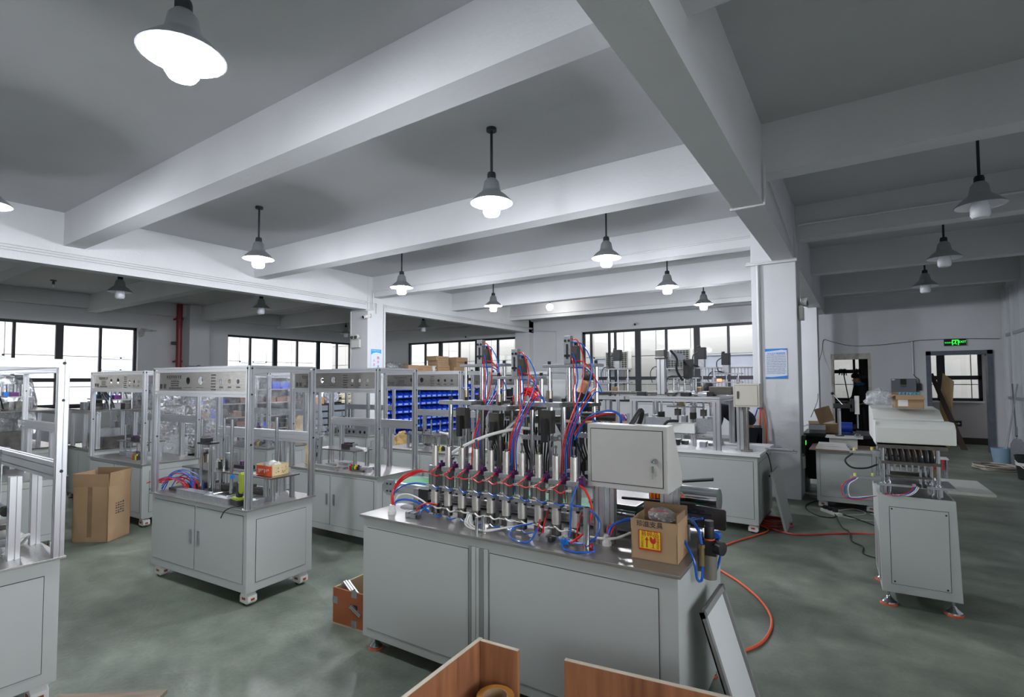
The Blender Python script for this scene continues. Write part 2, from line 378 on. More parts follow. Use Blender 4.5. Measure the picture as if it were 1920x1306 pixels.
# ---------------------------------------------------------------- exterior
fac = facademat(); joint = mat('facade_joint', (88, 80, 74), .8); fwin = mat('facade_window', (186, 192, 206), .35, var=.1, scale=3)
curt = mat('facade_curtain', (214, 218, 226), .8); alu_o = mat('facade_trim', (190, 190, 192), .5)
struct(MB().bx(-60, 40, -40, 60, -3.3, -3.2).build('ground_outside', mat('outside_paving', (150, 150, 148), .9, var=.2, scale=.5)))
def facade(name, label, axis, pos, a0, a1, wins, depth=6):
    root = thing(name, label, 'building', (0, 0, 0))
    w = MB(); sgn = 1 if axis == 'x' else -1
    def put(b, p0, p1, q0, q1, d0, d1):
        if axis == 'x': b.bx(p0, p1, pos+d0, pos+d1, q0, q1)
        else: b.bx(pos-d1, pos-d0, p0, p1, q0, q1)
    put(w, a0, a1, -3.2, 9, .06, depth); w.build('joint_backing', joint, root)
    zs = [-3.2, -2.2, -1.2, -.2, .8, 1.45, 2.55, 3.65, 4.75, 5.9, 7, 8, 9]
    n = 0; p = a0
    tiles = MB()
    while p < a1-.01:
        for z0, z1 in zip(zs[:-1], zs[1:]):
            if any(p < e1-.01 and p+1.3 > e0+.01 and z0 < f1-.01 and z1 > f0+.01 for e0, e1, f0, f1 in wins): continue
            put(tiles, p+.012, min(p+1.3, a1)-.012, z0+.012, z1-.012, 0, .055)
        p += 1.3
    t = tiles.build('wall_panel', fac, root); t['kind'] = 'stuff'
    for e0, e1, f0, f1 in wins:
        f = MB(); put(f, e0, e1, f0, f1, .02, .05); wo = f.build('window', fwin, root)
        g = MB()
        for q in (e0, (e0+e1)/2-.03, e1-.06): put(g, q, q+.06, f0, f1, -.01, .03)
        put(g, e0, e1, f1-.06, f1, -.01, .03); put(g, e0, e1, f0, f0+.06, -.01, .03); put(g, e0, e1, f1-.5, f1-.45, -.01, .03)
        g.build('frame', alu_o, wo)
        cu = MB(); q = e0+.1
        while q < e1-.12:
            put(cu, q, q+.05, f0+.08, f1-.52, .0, .035); q += .11
        cu.build('curtain', curt, wo)
    return root
facade('office_building', 'pale tiled office building behind the back windows', 'x', 19.6, -26, 11.7, [(-9.1, -7.8, 1.45, 2.55), (-5.2, -2.6, -.2, 2.55), (-13, -11.7, .8, 2.55)])
facade('neighbouring_building', 'pale tiled building with curtained windows outside left wall', 'y', -23.4, -12, 16.6, [(7.5, 8.8, 1.45, 2.55), (3.6, 4.9, .8, 2.55), (12.7, 14, .8, 2.55)])
facade('gatehouse_building', 'pale building opposite the front windows, behind the viewer', 'x', -26, -26, 13, [(-13, -10.4, .8, 2.55)], 6)
acm = mat('air_conditioner_case', (206, 204, 198), .5)
def aircon(x, z, label):
    r = thing('air_conditioner', label, 'air conditioner', (x, 19.6, z), 0, None)
    MB().bx(-.48, .48, -.38, -.02, 0, .74).build('case', acm, r, bev=.015)
    MB().bx(-.44, .44, -.4, -.375, .06, .68).build('grille_backing', black, r)
    g = MB()
    for i in range(8): g.bx(-.44, .44, -.412, -.4, .09+i*.077, .1+i*.077)
    for i in range(9): g.bx(-.44+i*.108, -.43+i*.108, -.412, -.4, .06, .68)
    g.build('grille', acm, r); MB().bx(-.42, -.38, -.38, 0, -.06, 0).bx(.38, .42, -.38, 0, -.06, 0).build('bracket', steel_d, r)
aircon(-7.95, 2.02, 'grey outdoor air conditioner seen through the second pane of back window')
aircon(-5.6, 2.02, 'grey outdoor air conditioner seen through the middle panes right of first')
# ================================================================ LAMPS
shade_m = mat('lamp_shade', (176, 180, 184), .3, .75); shade_in = mat('lamp_shade_inner', (235, 236, 238), .4)
bulb_off = mat('bulb_off', (228, 230, 236), .25, emit=.0)
bulb_on = mat('bulb_on', (243, 246, 255), .4, emit=LAMP_E)
blk_m = mat('lamp_rod', (30, 34, 38), .5)
def lamp(x, y, z, label, on, bare=False, rodtop=H):
    r = thing('pendant_lamp', label, 'lamp', (x, y, z), 0, None)
    MB().cyl((0, 0, .26), (0, 0, rodtop-z-.01), .013, n=8).build('rod', blk_m, r)
    MB().cyl((0, 0, rodtop-z-.03), (0, 0, rodtop-z), .05, n=12).build('ceiling_rose', blk_m, r)
    MB().lathe([(.0, .27), (.036, .27), (.042, .25), (.042, .2), (0, .2)], n=14).build('socket', blk_m, r)
    MB().lathe([(.045, .21), (.07, .18), (.085, .1), (.09, .085), (.14, .045), (.2, -.015), (.203, -.022), (.196, -.024)], n=28).build('shade', shade_m, r, fixn=False)
    MB().lathe([(.195, -.024), (.194, -.017), (.138, .038), (.085, .078), (.0, .08)], n=28).build('reflector', shade_in, r, fixn=False)
    MB().lathe([(0, .06), (.05, .05), (.068, 0), (.078, -.05), (.078, -.115), (.062, -.14), (0, -.145)], n=18).build('bulb', bulb_on if on else bulb_off, r)
    return r
ON = [(-2.86, 1.23, 3.3, 'large lit pendant lamp nearest the viewer, top left'),
      (-6.8, 1.25, 3.3, 'lit pendant lamp cut off by the left picture edge'),
      (-6.8, 3.93, 3.3, 'lit pendant lamp hanging behind the nearest beam, left of middle'),
      (-2.86, 3.93, 3.3, 'lit pendant lamp hanging at picture centre above the filling machine'),
      (-6.8, 6.6, 3.3, 'lit pendant lamp just right of the left white column'),
      (-2.86, 6.6, 3.3, 'lit pendant lamp above the back windows, nearest of the right row of three'),
      (-6.8, 9.4, 3.3, 'lit pendant lamp hanging between left column and bare bulb'),
      (-2.86, 9.3, 3.3, 'lit pendant lamp second of the three near the right column'),
      (-2.86, 11.9, 3.3, 'lit pendant lamp farthest and nearest to right column')]
OFF = [(1.0, 6.67, 3.3, 'unlit pendant lamp nearest on the right side'), (1.0, 9.3, 3.3, 'unlit pendant lamp second in the right-hand row'),
       (1.0, 11.9, 3.3, 'unlit pendant lamp farthest in the right-hand row, before exit wall'),
       (-11.4, 3.93, 3.3, 'unlit pendant lamp above the left windows'), (-11.4, 6.67, 3.3, 'unlit pendant lamp in the far left bay beside the red pipe'),
       (-15.0, 11.9, 3.3, 'small unlit pendant lamp close left of the white column'), (-11.4, 12.0, 3.3, 'small unlit pendant lamp right of the left column above back windows')]
for x, y, z, l in ON: lamp(x, y, z, l, True)
for x, y, z, l in OFF: lamp(x, y, z, l, False)
r = thing('bare_bulb', 'round bare lit bulb glowing on a far ceiling beam', 'lamp', (-7.4, 13.0, 3.72))
MB().lathe([(0, -.1), (.06, -.08), (.1, -.02), (.1, .03), (.06, .08), (0, .1)], n=16).build('globe', mat('globe_on', (250, 248, 244), .4, emit=60), r)
MB().cyl((0, 0, .09), (0, 0, .28), .02, n=8).build('holder', blk_m, r)
# ================================================================ MACHINES WITH OPEN ALUMINIUM FRAMES
ink = mat('etched_ink', (52, 50, 48), .7); wheel_m = mat('caster_wheel_amber', (150, 70, 36), .4)
bolt_m = mat('black_bolt', (18, 18, 20), .4)
pvc = mat('valve_body_blue', (30, 110, 190), .35)
def hole_panel(w, h):
    c = bpy.data.curves.new('panel', 'CURVE'); c.dimensions = '2D'; c.fill_mode = 'BOTH'; c.extrude = .0015
    def poly(pts):
        s = c.splines.new('POLY'); s.points.add(len(pts)-1)
        for p, q in zip(s.points, pts): p.co = (q[0], q[1], 0, 1)
        s.use_cyclic_u = True
    poly([(0, 0), (w, 0), (w, h), (0, h)])
    for fx, r, fy in ((.37, .028, .55), (.51, .032, .55), (.735, .018, .5), (.82, .018, .5), (.905, .018, .5)):
        poly([(w*fx+r*cos(t*pi/10), h*fy+r*sin(t*pi/10)) for t in range(20)])
    t = bpy.data.objects.new('tmp', c); me = bpy.data.meshes.new_from_object(t); bpy.data.objects.remove(t); bpy.data.curves.remove(c)
    me.materials.clear(); me.materials.append(steel); return me
def etch(b, w, h):
    """marks etched into the operating panel, as small flat strokes"""
    rng = random.Random(3)
    def row(x0, x1, z, s, gap=.6):
        x = x0
        while x < x1:
            ww = s*rng.uniform(.5, .9)
            b.bx(x, x+ww, -.0025, -.0015, z, z+s*.18); b.bx(x, x+ww*.25, -.0025, -.0015, z, z+s)
            b.bx(x+ww*.55, x+ww*.75, -.0025, -.0015, z-s*.1, z+s*.9); b.bx(x, x+ww, -.0025, -.0015, z+s*.6, z+s*.75)
            x += s*1.15
    row(w*.12, w*.29, h*.70, h*.16); b.bx(w*.13, w*.29, -.0025, -.0015, h*.64, h*.66)
    for k in range(3): row(w*.17, w*.26, h*(.50-k*.12), h*.07)
    row(w*.15, w*.29, h*.10, h*.11)
    for x in (.035, .08): b.bx(w*x, w*(x+.028), -.0025, -.0015, h*.12, h*.38)
    for k in range(6): row(w*.63, w*.675, h*(.06+k*.15), h*.06)
    for x in (.37, .51): b.bx(w*(x-.04), w*(x+.04), -.0025, -.0015, h*.17, h*.185)
    for x in (.735, .82, .905): row(w*(x-.015), w*(x+.015), h*.18, h*.07)
_pm = {}
def cabinet_parts(r, w, d, z0, z1, doors=2, handle=True, side=True, foot='caster', gap=.035):
    """sheet-steel base cabinet: body, doors in recessed dark joints, latch plates, side panel"""
    MB().bx(0, w, 0, d, z0, z1).build('cabinet_body', cab, r, bev=.004)
    dw = (w-.08-(.02 if doors == 2 else 0))/doors
    for i in range(doors):
        x0 = .04+i*(dw+.02)
        dg = MB().bx(x0, x0+dw, -.0012, 0, z0+.06, z1-gap).build('door_joint', cab_dark, r)
        dr = MB().bx(x0+.003, x0+dw-.003, -.0035, -.001, z0+.063, z1-gap-.003).build('door', cab, r)
        if handle:
            hx = x0+dw-.055 if i == 0 else x0+.03
            if doors == 1: hx = x0+dw-.05
            hm = (z0+z1)/2+.02
            MB().bx(hx, hx+.022, -.012, -.0035, hm-.055, hm+.055).bx(hx+.005, hx+.017, -.017, -.012, hm-.045, hm+.015).build('latch', alu2, dr)
    if side:
        MB().bx(w, w+.0012, .07, d-.06, z0+.06, z1-.07).build('side_joint', cab_dark, r)
        MB().bx(w+.001, w+.003, .073, d-.063, z0+.063, z1-.073).build('side_panel', cab, r)
        MB().bx(-.0012, 0, .07, d-.06, z0+.06, z1-.07).build('side_joint', cab_dark, r)
        MB().bx(-.003, -.001, .073, d-.063, z0+.063, z1-.073).build('side_panel', cab, r)
    for x in (.06, w-.06):
        for y in (.06, d-.06):
            if foot == 'caster':
                c = MB().bx(x-.04, x+.04, y-.04, y+.04, z0-.012, z0).prism([(x-.048, .02), (x+.035, .012), (x+.052, .03), (x+.05, .07), (x+.02, z0-.012), (x-.035, z0-.012), (x-.048, .06)], y-.036, y+.036, 'y').build('caster', white_p, r, bev=.006)
                MB().cyl((x-.005, y-.028, .022), (x-.005, y+.028, .022), .022, n=14).build('wheel', rubber, c)
                MB().bx(x-.018, x+.018, y-.039, y-.034, .042, .058).build('window', wheel_m, c)
                MB().bx(x+.048, x+.054, y-.014, y+.014, .036, .052).build('window', wheel_m, c)
            else:
                c = MB().cyl((x, y, .025), (x, y, z0), .008, n=10).lathe([(.045, .012), (.044, .02), (.018, .045), (.01, .06), (0, .06)], (x, y, 0), 18).build('levelling_foot', chrome, r)
                MB().lathe([(0, 0), (.046, 0), (.047, .012), (0, .012)], (x, y, 0), 18).build('pad', orange_t, c)
def station(name, label, loc, rz, w, d, zt=.7, ztop=1.72, group='open frame assembly machines', panel=True, panel_side='front', backbeam=True, seed=1, detail=2):
    r = thing(name, label, 'machine', loc, radians(rz), group)
    cabinet_parts(r, w, d, .1, zt-.012)
    MB().bx(-.02, w+.02, -.02, d+.02, zt-.012, zt).build('tabletop', top_m, r, bev=.002)
    s = .042; a = s/2
    P = {}
    for nx, x in (('l', a-.015), ('r', w-a+.015)):
        for ny, y in (('f', a-.01), ('b', d-a+.01)):
            po = MB().prof((x, y, zt), (x, y, ztop), s).build('post', alu, r)
            MB().cyl((x, y-a-.003, ztop-.02), (x, y-a+.002, ztop-.02), .008, n=8).cyl((x-a-.003, y, ztop-.02), (x+a+.003, y, ztop-.02), .008, n=8).cyl((x-a-.003, y, 1.51), (x+a+.003, y, 1.51), .007, n=8).cyl((x-a-.003, y, 1.15), (x+a+.003, y, 1.15), .008, n=8).build('bolts', bolt_m, po)
    xl, xr, yf, yb = a-.015, w-a+.015, a-.01, d-a+.01
    MB().prof((xl+a, yf, ztop-a), (xr-a, yf, ztop-a), s).build('top_rail', alu, r)
    MB().prof((xl+a, yb, ztop-a), (xr-a, yb, ztop-a), s).build('top_rail', alu, r)
    for x in (xl, xr): MB().prof((x, yf+a, ztop-a), (x, yb-a, ztop-a), s).build('top_rail', alu, r)
    if panel:
        yp = yf
        MB().prof((xl+a, yp, 1.51), (xr-a, yp, 1.51), s).build('panel_rail', alu, r)
        pw, ph = xr-xl-s+.002, ztop-s-1.53
        k = round(pw, 3)
        if k not in _pm: _pm[k] = hole_panel(pw, ph)
        p = bpy.data.objects.new('operating_panel', _pm[k]); COL.objects.link(p); p.parent = r
        p.location = (xl+a-.001, yp-.004, 1.53); p.rotation_euler = (pi/2, 0, 0)
        e = MB(); etch(e, pw, ph)
        eo = e.build('etched_marks', ink, p); eo.rotation_euler = (-pi/2, 0, 0)
    if backbeam:
        MB().prof((xl+a, yb, 1.15), (xr-a, yb, 1.15), s, .088).build('back_beam', alu, r)
        for x in (w*.14, w*.72): MB().prof((x, yb, zt), (x, yb, 1.105), s).build('beam_post', alu, r)
    if detail: rig(r, w, d, zt, seed, detail)
    return r
def rig(r, w, d, zt, seed, detail=2):
    """loose mechanism on a station table: raised plate, shafts, slides, valves"""
    g = random.Random(seed)
    x0, x1, y0, y1, zp = w*.12, w*.6, d*.35, d*.8, zt+.17
    MB().bx(x0, x1, y0, y1, zp, zp+.012).build('raised_plate', steel, r, bev=.002)
    for x, y in ((x0+.04, y0+.04), (x1-.04, y0+.04), (x0+.04, y1-.04), (x1-.04, y1-.04)):
        MB().prof((x, y, zt), (x, y, zp), .03).build('plate_leg', alu, r)
    for i in range(3):
        x = g.uniform(x0, x1-.15); y = g.uniform(y0, y1-.1)
        MB().bx(x, x+g.uniform(.1, .2), y, y+.07, zp+.012, zp+.03+g.uniform(0, .03)).build('slide_block', alu2 if i else black, r, bev=.002)
        MB().bx(x+.03, x+.07, y+.01, y+.05, zp+.03, zp+.075).build('valve', [purple, black, alu2][i], r, bev=.003)
    MB().cyl((x1-.03, y0+.05, zp+.05), (x1+.2, y0-.04, zp+.045), .013, n=12).cyl((x1+.17, y0-.028, zp+.046), (x1+.21, y0-.045, zp+.044), .018, n=12).build('air_cylinder', white_p, r)
    for i in range(5):
        x = g.uniform(.1, w-.25); y = g.uniform(.05, d-.2)
        MB().bx(x, x+g.uniform(.08, .2), y, y+g.uniform(.04, .08), zt, zt+g.uniform(.02, .05)).build('base_block', [alu2, alu2, steel_d][i % 3], r, bev=.002)
    for i in range(3):
        x = w*g.uniform(.2, .8); y = d*g.uniform(.3, .6); h = g.uniform(.15, .4)
        MB().cyl((x, y, zt), (x, y, zt+h), .01, n=10).build('guide_shaft', chrome, r)
        MB().bx(x-.025, x+.025, y-.02, y+.02, zt, zt+.03).build('shaft_clamp', alu2, r, bev=.002)
    if detail > 1:
        for i in range(4):
            x = w*.62+i*.035; y = d*.18
            MB().bx(x, x+.02, y, y+.05, zt+.0, zt+.05).cyl((x+.01, y+.02, zt+.05), (x+.01, y+.02, zt+.065), .01, n=8).build('switch_body', [MATS['red_tube'], mat('switch_green', (30, 120, 70), .4), mat('switch_yellow', (220, 190, 30), .4), black][i], r)
# --- D: nearest whole machine
D = station('assembly_machine', 'nearest complete grey cabinet machine with aluminium frame and drill on table', (-4.931, 1.967, 0), 4.1, 1.28, .56, .69, 1.72, detail=0, seed=2)
w_, d_, zt_ = 1.28, .56, .69
MB().bx(.02, 1.24, .22, .47, .862, .874).build('raised_plate', steel, D, bev=.002)
for x, y in ((.1, .27), (.16, .27), (.13, .42), (.3, .42), (.62, .42), (1.05, .42), (1.12, .26), (1.2, .26), (1.2, .43)):
    MB().prof((x, y, .69), (x, y, .862), .03).build('plate_leg', alu, D)
for x, y, zt2, rr_ in ((.42, .16, 1.30, .012), (.55, .16, 1.12, .012), (.88, .13, 1.31, .013), (1.1, .36, 1.32, .013), (.5, .3, 1.3, .011)):
    MB().cyl((x, y, .69), (x, y, zt2), rr_, n=14).build('guide_shaft', chrome, D)
MB().bx(.46, .6, .1, .2, 1.10, 1.115).bx(.5, .56, .1, .17, 1.115, 1.15).build('stop_block', black, D, bev=.003)
MB().prof((.5, .2, .69), (.5, .2, 1.05), .04).build('slide_column', alu, D)
for i, (x0, x1, y0, y1, z0, z1, m) in enumerate(((.3, .7, .03, .1, .69, .74, alu2), (.7, 1.02, .02, .08, .69, .735, alu2), (.78, 1.15, .2, .27, .69, .72, alu2), (.55, .8, .25, .4, .69, .76, steel_d), (.85, 1.0, .28, .38, .69, .75, steel_d),
        (1.16, 1.25, .05, .15, .69, .74, alu2), (1.0, 1.12, .12, .2, .69, .73, alu2), (.12, .24, .2, .42, .69, .74, steel_d), (.05, .2, .1, .2, .69, .715, steel_d), (.3, .44, .3, .4, .69, .73, alu2))):
    MB().bx(x0, x1, y0, y1, z0, z1).build('slide_block', m, D, bev=.003)
for x in (.76, .93, 1.08): MB().cyl((x, .06, .735), (x, .2, .735), .008, n=10).build('cylinder', chrome, D)
for i, (x, y, m) in enumerate(((.36, .3, white_p), (.42, .3, black), (.33, .34, brass), (.39, .36, white_p))):
    MB().bx(x, x+.05, y, y+.04, .874, .93).cyl((x+.025, y+.02, .93), (x+.025, y+.02, .945), .012, n=8).build('pressure_valve', m, D, bev=.004)
MB().bx(.6, .84, .3, .38, .874, .89).build('slide_base', alu2, D, bev=.002)
MB().bx(.62, .82, .31, .37, .89, .92).build('gripper', black, D, bev=.004)
MB().cyl((.7, .335, .92), (.7, .335, .95), .02, n=8).build('gripper_knob', purple, D)
MB().bx(.44, .5, .34, .42, .874, 1.0).build('angle_block', alu2, D, bev=.003)
MB().bx(.85, 1.0, .26, .4, .874, .876).build('white_sheet', white_p, D)
MB().bx(.95, 1.2, .06, .16, .69, .695).build('white_sheet', white_p, D)
def WP(o, p):
    return Matrix.Translation(o.location) @ Matrix.Rotation(o.rotation_euler.z, 4, 'Z') @ Vector(p)
# tubes arching up from the left end of D's table
t = thing('air_tube_bundle', 'red and blue air tubes arching over left end of the nearest machine table', 'tubes', WP(D, (.3, .12, .69)), radians(4.1))
g = random.Random(11)
for i in range(16):
    m = red_t if i % 2 else blue_t; dx = -.16-g.random()*.30; yy = -.06+g.random()*.14; hh = .10+g.random()*.07; e = g.uniform(-.02, .06)
    end = -.015 if i % 2 == 0 else .045+g.random()*.03
    MB().tube([(.02+e, yy+.02, .0), (.0+e, yy+.01, hh*.7), (dx*.4, yy, hh), (dx*.8, yy-.02, hh*.75), (dx, yy-.05, max(end, .004))], .0042, 6, 5).build('red_tube' if i % 2 else 'blue_tube', m, t)
# cordless drill
def drill(loc, rz):
    lime = mat('drill_lime', (150, 166, 40), .45)
    r = thing('cordless_drill', 'lime green and black cordless drill standing on nearest machine table', 'drill', loc, rz)
    MB().bx(-.05, .06, -.035, .035, 0, .042).build('battery', black, r, bev=.008)
    MB().bx(-.045, .05, -.034, .034, .042, .062).build('battery_shoe', lime, r, bev=.006)
    MB().prism([(-.012, .06), (.035, .06), (.05, .17), (0, .17)], -.018, .018, 'y').build('grip', black, r, bev=.008)
    MB().prism([(-.05, .165), (.085, .165), (.1, .185), (.098, .215), (.08, .23), (-.04, .225), (-.055, .2)], -.028, .028, 'y').build('housing', lime, r, bev=.01)
    MB().lathe([(.0, 0), (.02, 0), (.024, .03), (.028, .06), (0, .06)], n=16).build('chuck', black, r)
    o = bpy.data.objects[r.children[-1].name]; o.location = (-.11, 0, .197); o.rotation_euler = (0, pi/2, 0)
    MB().cyl((-.14, 0, .197), (-.11, 0, .197), .012, .018, n=10).build('bit_holder', pvc, r)
    MB().bx(-.01, .004, -.01, .01, .135, .16).build('trigger', black, r, bev=.003)
    MB().tube([(.06, -.02, .01), (.05, -.07, .005), (.03, -.11, -.02), (.0, -.122, -.07)], .004, 5).build('strap', black, r)
    return r
drill(WP(D, (1.085, .06, .69)), radians(-6))
# small orange carton on D
oc = mat('orange_print', (214, 78, 36), .6); beige_c = mat('beige_carton', (202, 182, 138), .7)
r = thing('small_carton', 'small open orange and beige carton holding a plastic bag on raised plate', 'box', WP(D, (.98, .27, .874)), radians(4.1))
MB().bx(0, .19, 0, .004, 0, .075).build('front_side', oc, r)
MB().bx(0, .19, .146, .15, 0, .085).bx(0, .004, 0, .15, 0, .085).bx(.186, .19, 0, .15, 0, .085).bx(0, .19, 0, .15, 0, .003).build('carton_body', beige_c, r)
e = MB()
for i in range(26): x = g.uniform(.03, .13); z = g.uniform(.012, .06); e.bx(.19, .1905, x, x+g.uniform(.003, .012), z, z+.003)
e.build('printed_marks', ink, r)['kind'] = 'stuff'
e = MB()
for i in range(6): x = .03+i*.022; e.bx(x, x+.01, -.0006, 0, .02+(i % 3)*.01, .05)
e.build('white_print', white_p, r)['kind'] = 'stuff'
def blob(name, m, parent, c, s, seed=0, sub=3, amp=.25):
    b = bmesh.new(); bmesh.ops.create_icosphere(b, subdivisions=sub, radius=1); q = random.Random(seed)
    from mathutils import noise
    off = Vector((q.random()*9, q.random()*9, q.random()*9))
    for v in b.verts:
        k = 1+amp*noise.noise(v.co*1.6+off)+amp*.6*noise.noise(v.co*4+off)
        v.co = Vector((v.co.x*s[0]*k, v.co.y*s[1]*k, max(v.co.z, -.6)*s[2]*k))
    me = bpy.data.meshes.new(name); b.to_mesh(me); b.free(); me.materials.append(m)
    o = bpy.data.objects.new(name, me); COL.objects.link(o); o.location = c
    if parent: o.parent = parent
    return o
blob('plastic_bag', mat('milky_bag', (206, 204, 196), .4, alpha=.92), r, (.1, .075, .065), (.08, .06, .04), 4)
# --- the other framed machines
A_ = station('assembly_machine', 'framed machine cut by the left picture edge, nearest the viewer', (-4.75, .38, 0), 0, 1.34, .57, .72, 1.72, panel=False, detail=0)
MB().prof((1.2, .42, .72), (1.2, .42, 1.13), .045).build('beam_post', alu, A_)
for x, y, z in ((.98, .4, 1.25), (1.03, .3, 1.22), (.9, .35, 1.2)): MB().cyl((x, y, .72), (x, y, z), .014, n=14).build('guide_shaft', chrome, A_)
MB().cyl((.93, .4, .97), (1.13, .4, .955), .018, n=14).build('air_cylinder', alu2, A_)
MB().cyl((1.13, .4, .955), (1.165, .4, .952), .024, n=14).build('cylinder_cap', rubber, A_)
MB().bx(.9, 1.05, .33, .47, .84, .87).build('clamp_plate', steel_d, A_, bev=.004)
MB().bx(.95, 1.12, .3, .4, .72, .76).bx(1.0, 1.08, .36, .46, .76, .8).build('base_block', alu2, A_, bev=.004)
MB().cyl((1.09, .28, .745), (1.09, .31, .745), .02, n=14).build('adjusting_knob', rubber, A_)
MB().tube([(.98, .5, .73), (1.03, .52, .79), (1.1, .45, .78), (1.12, .4, .73)], .008, 6).build('hose', white_t, A_)
for x, y in ((1.2, .22), (1.24, .27)): MB().cyl((x, y, .7205), (x, y, .7215), .022, n=16).build('table_hole', bolt_m, A_)
E_ = station('assembly_machine', 'framed machine directly behind nearest one, with cylinder pointing right', (-5.13, 3.36, 0), 2.3, 1.30, .54, .70, 1.73, seed=5)
MB().prof((.2, .05, .72), (.72, .02, .72), .045).build('loose_profile', alu, E_)
MB().prof((.25, .1, .70), (.27, .1, 1.0), .03).build('leaning_profile', alu, E_)
MB().prof((.31, .12, .70), (.34, .12, 1.02), .03).build('leaning_profile', alu, E_)
F_ = station('assembly_machine', 'framed machine in third row in front of the blue bin rack', (-5.47, 5.0, 0), 0, 1.35, .6, .70, 1.73, seed=8)
C_ = station('assembly_machine', 'framed machine in second column behind tall cardboard box', (-7.9, 2.46, 0), 3, 1.3, .6, .70, 1.73, seed=9)
B_ = station('assembly_machine', 'framed machine behind the left foreground one, without front panel', (-7.75, 1.22, 0), 0, 1.28, .6, .70, 1.74, panel=False, seed=12)
E2 = station('assembly_machine', 'framed machine left of white column carrying aluminium blocks', (-7.75, 5.6, 0), 4, 1.15, .62, .72, 1.70, panel=False, seed=15)
D2 = station('assembly_machine', 'framed machine in second row partly wrapped in clear film', (-7.95, 4.0, 0), 2, 1.25, .6, .70, 1.73, panel=False, seed=17)
F2 = station('assembly_machine', 'far framed machine with panel in front of the back windows', (-5.75, 7.3, 0), 0, 1.6, .6, .72, 1.75, seed=19)
for k, (o_, w0, d0, zt0) in enumerate(((E2, 1.15, .62, .72),)):
    for i in range(4):
        MB().bx(.1+i*.25, .3+i*.25, .08, .2, zt0, zt0+.1).build('bored_block', alu2, o_, bev=.004)
        for q in (.05, .15):
            MB().cyl((.1+i*.25+q, .079, zt0+.05), (.1+i*.25+q, .082, zt0+.05), .025, n=14).build('bore', bolt_m, o_)
    MB().bx(.75, 1.1, .1, .4, zt0, zt0+.16).build('white_block', alu2, o_, bev=.004)
# polythene covers over D2, and others
def drape(name, label, x0, x1, y0, y1, zb, zt, m, seed, amp=.06, n=26):
    from mathutils import noise
    b = bmesh.new(); off = Vector((seed*3.1, seed*1.7, 0)); G = {}
    segs = [(x0, y0), (x1, y0), (x1, y1), (x0, y1)]; ring = []
    for k in range(4):
        (ax, ay), (bx_, by) = segs[k], segs[(k+1) % 4]
        for i in range(n): t = i/n; ring.append((ax+(bx_-ax)*t, ay+(by-ay)*t))
    cx, cy = (x0+x1)/2, (y0+y1)/2; rows = []
    for j, fz in enumerate((0, .12, .25, .4, .55, .7, .85, .95, 1.0, 1.02, 1.0)):
        sh = 1.0 if fz < 1 else (1.0, .98, .5, .0)[min(3, max(0, j-7))]
        if j == 10: sh = .02
        z = zb+(zt-zb)*min(fz, 1.0); rr2 = []
        for i, (px, py) in enumerate(ring):
            fl = 1+(.22*(1-fz) if fz < 1 else 0)
            v = Vector((cx+(px-cx)*sh*fl, cy+(py-cy)*sh*fl, z))
            k = noise.noise(Vector((px*5, py*5, z*2.2))+off)*amp+noise.noise(Vector((px*14, py*14, z*4))+off)*amp*.45
            v += Vector((k, k, k*.8 if fz > .9 else k*.3)); rr2.append(b.verts.new(v))
        rows.append(rr2)
    N_ = len(ring)
    for a, c in zip(rows[:-1], rows[1:]):
        for i in range(N_):
            f = b.faces.new((a[i], a[(i+1) % N_], c[(i+1) % N_], c[i])); f.smooth = True
    me = bpy.data.meshes.new(name); b.to_mesh(me); b.free(); me.materials.append(m)
    o = bpy.data.objects.new(name, me); COL.objects.link(o)
    tag(o, label, 'plastic sheet'); return o
drape('film_cover', 'crinkled clear film over the machine behind the nearest one', -7.25, -6.6, 3.75, 4.75, .75, 1.68, film, 1, .05)
drape('film_cover', 'clear film cover over machine seen through nearest frame opening', -9.9, -8.7, 3.5, 4.4, .5, 1.55, film2, 2, .08)
drape('film_cover', 'brownish film bag over a machine below left windows', -11.4, -10.4, 1.6, 2.5, .85, 1.68, filmmat('brown_film', .85, 6), 3, .08)
drape('film_cover', 'dusty film bag over racks below the left windows, farther right', -12.6, -11.2, 5.2, 6.4, .8, 1.6, film2, 5, .08)
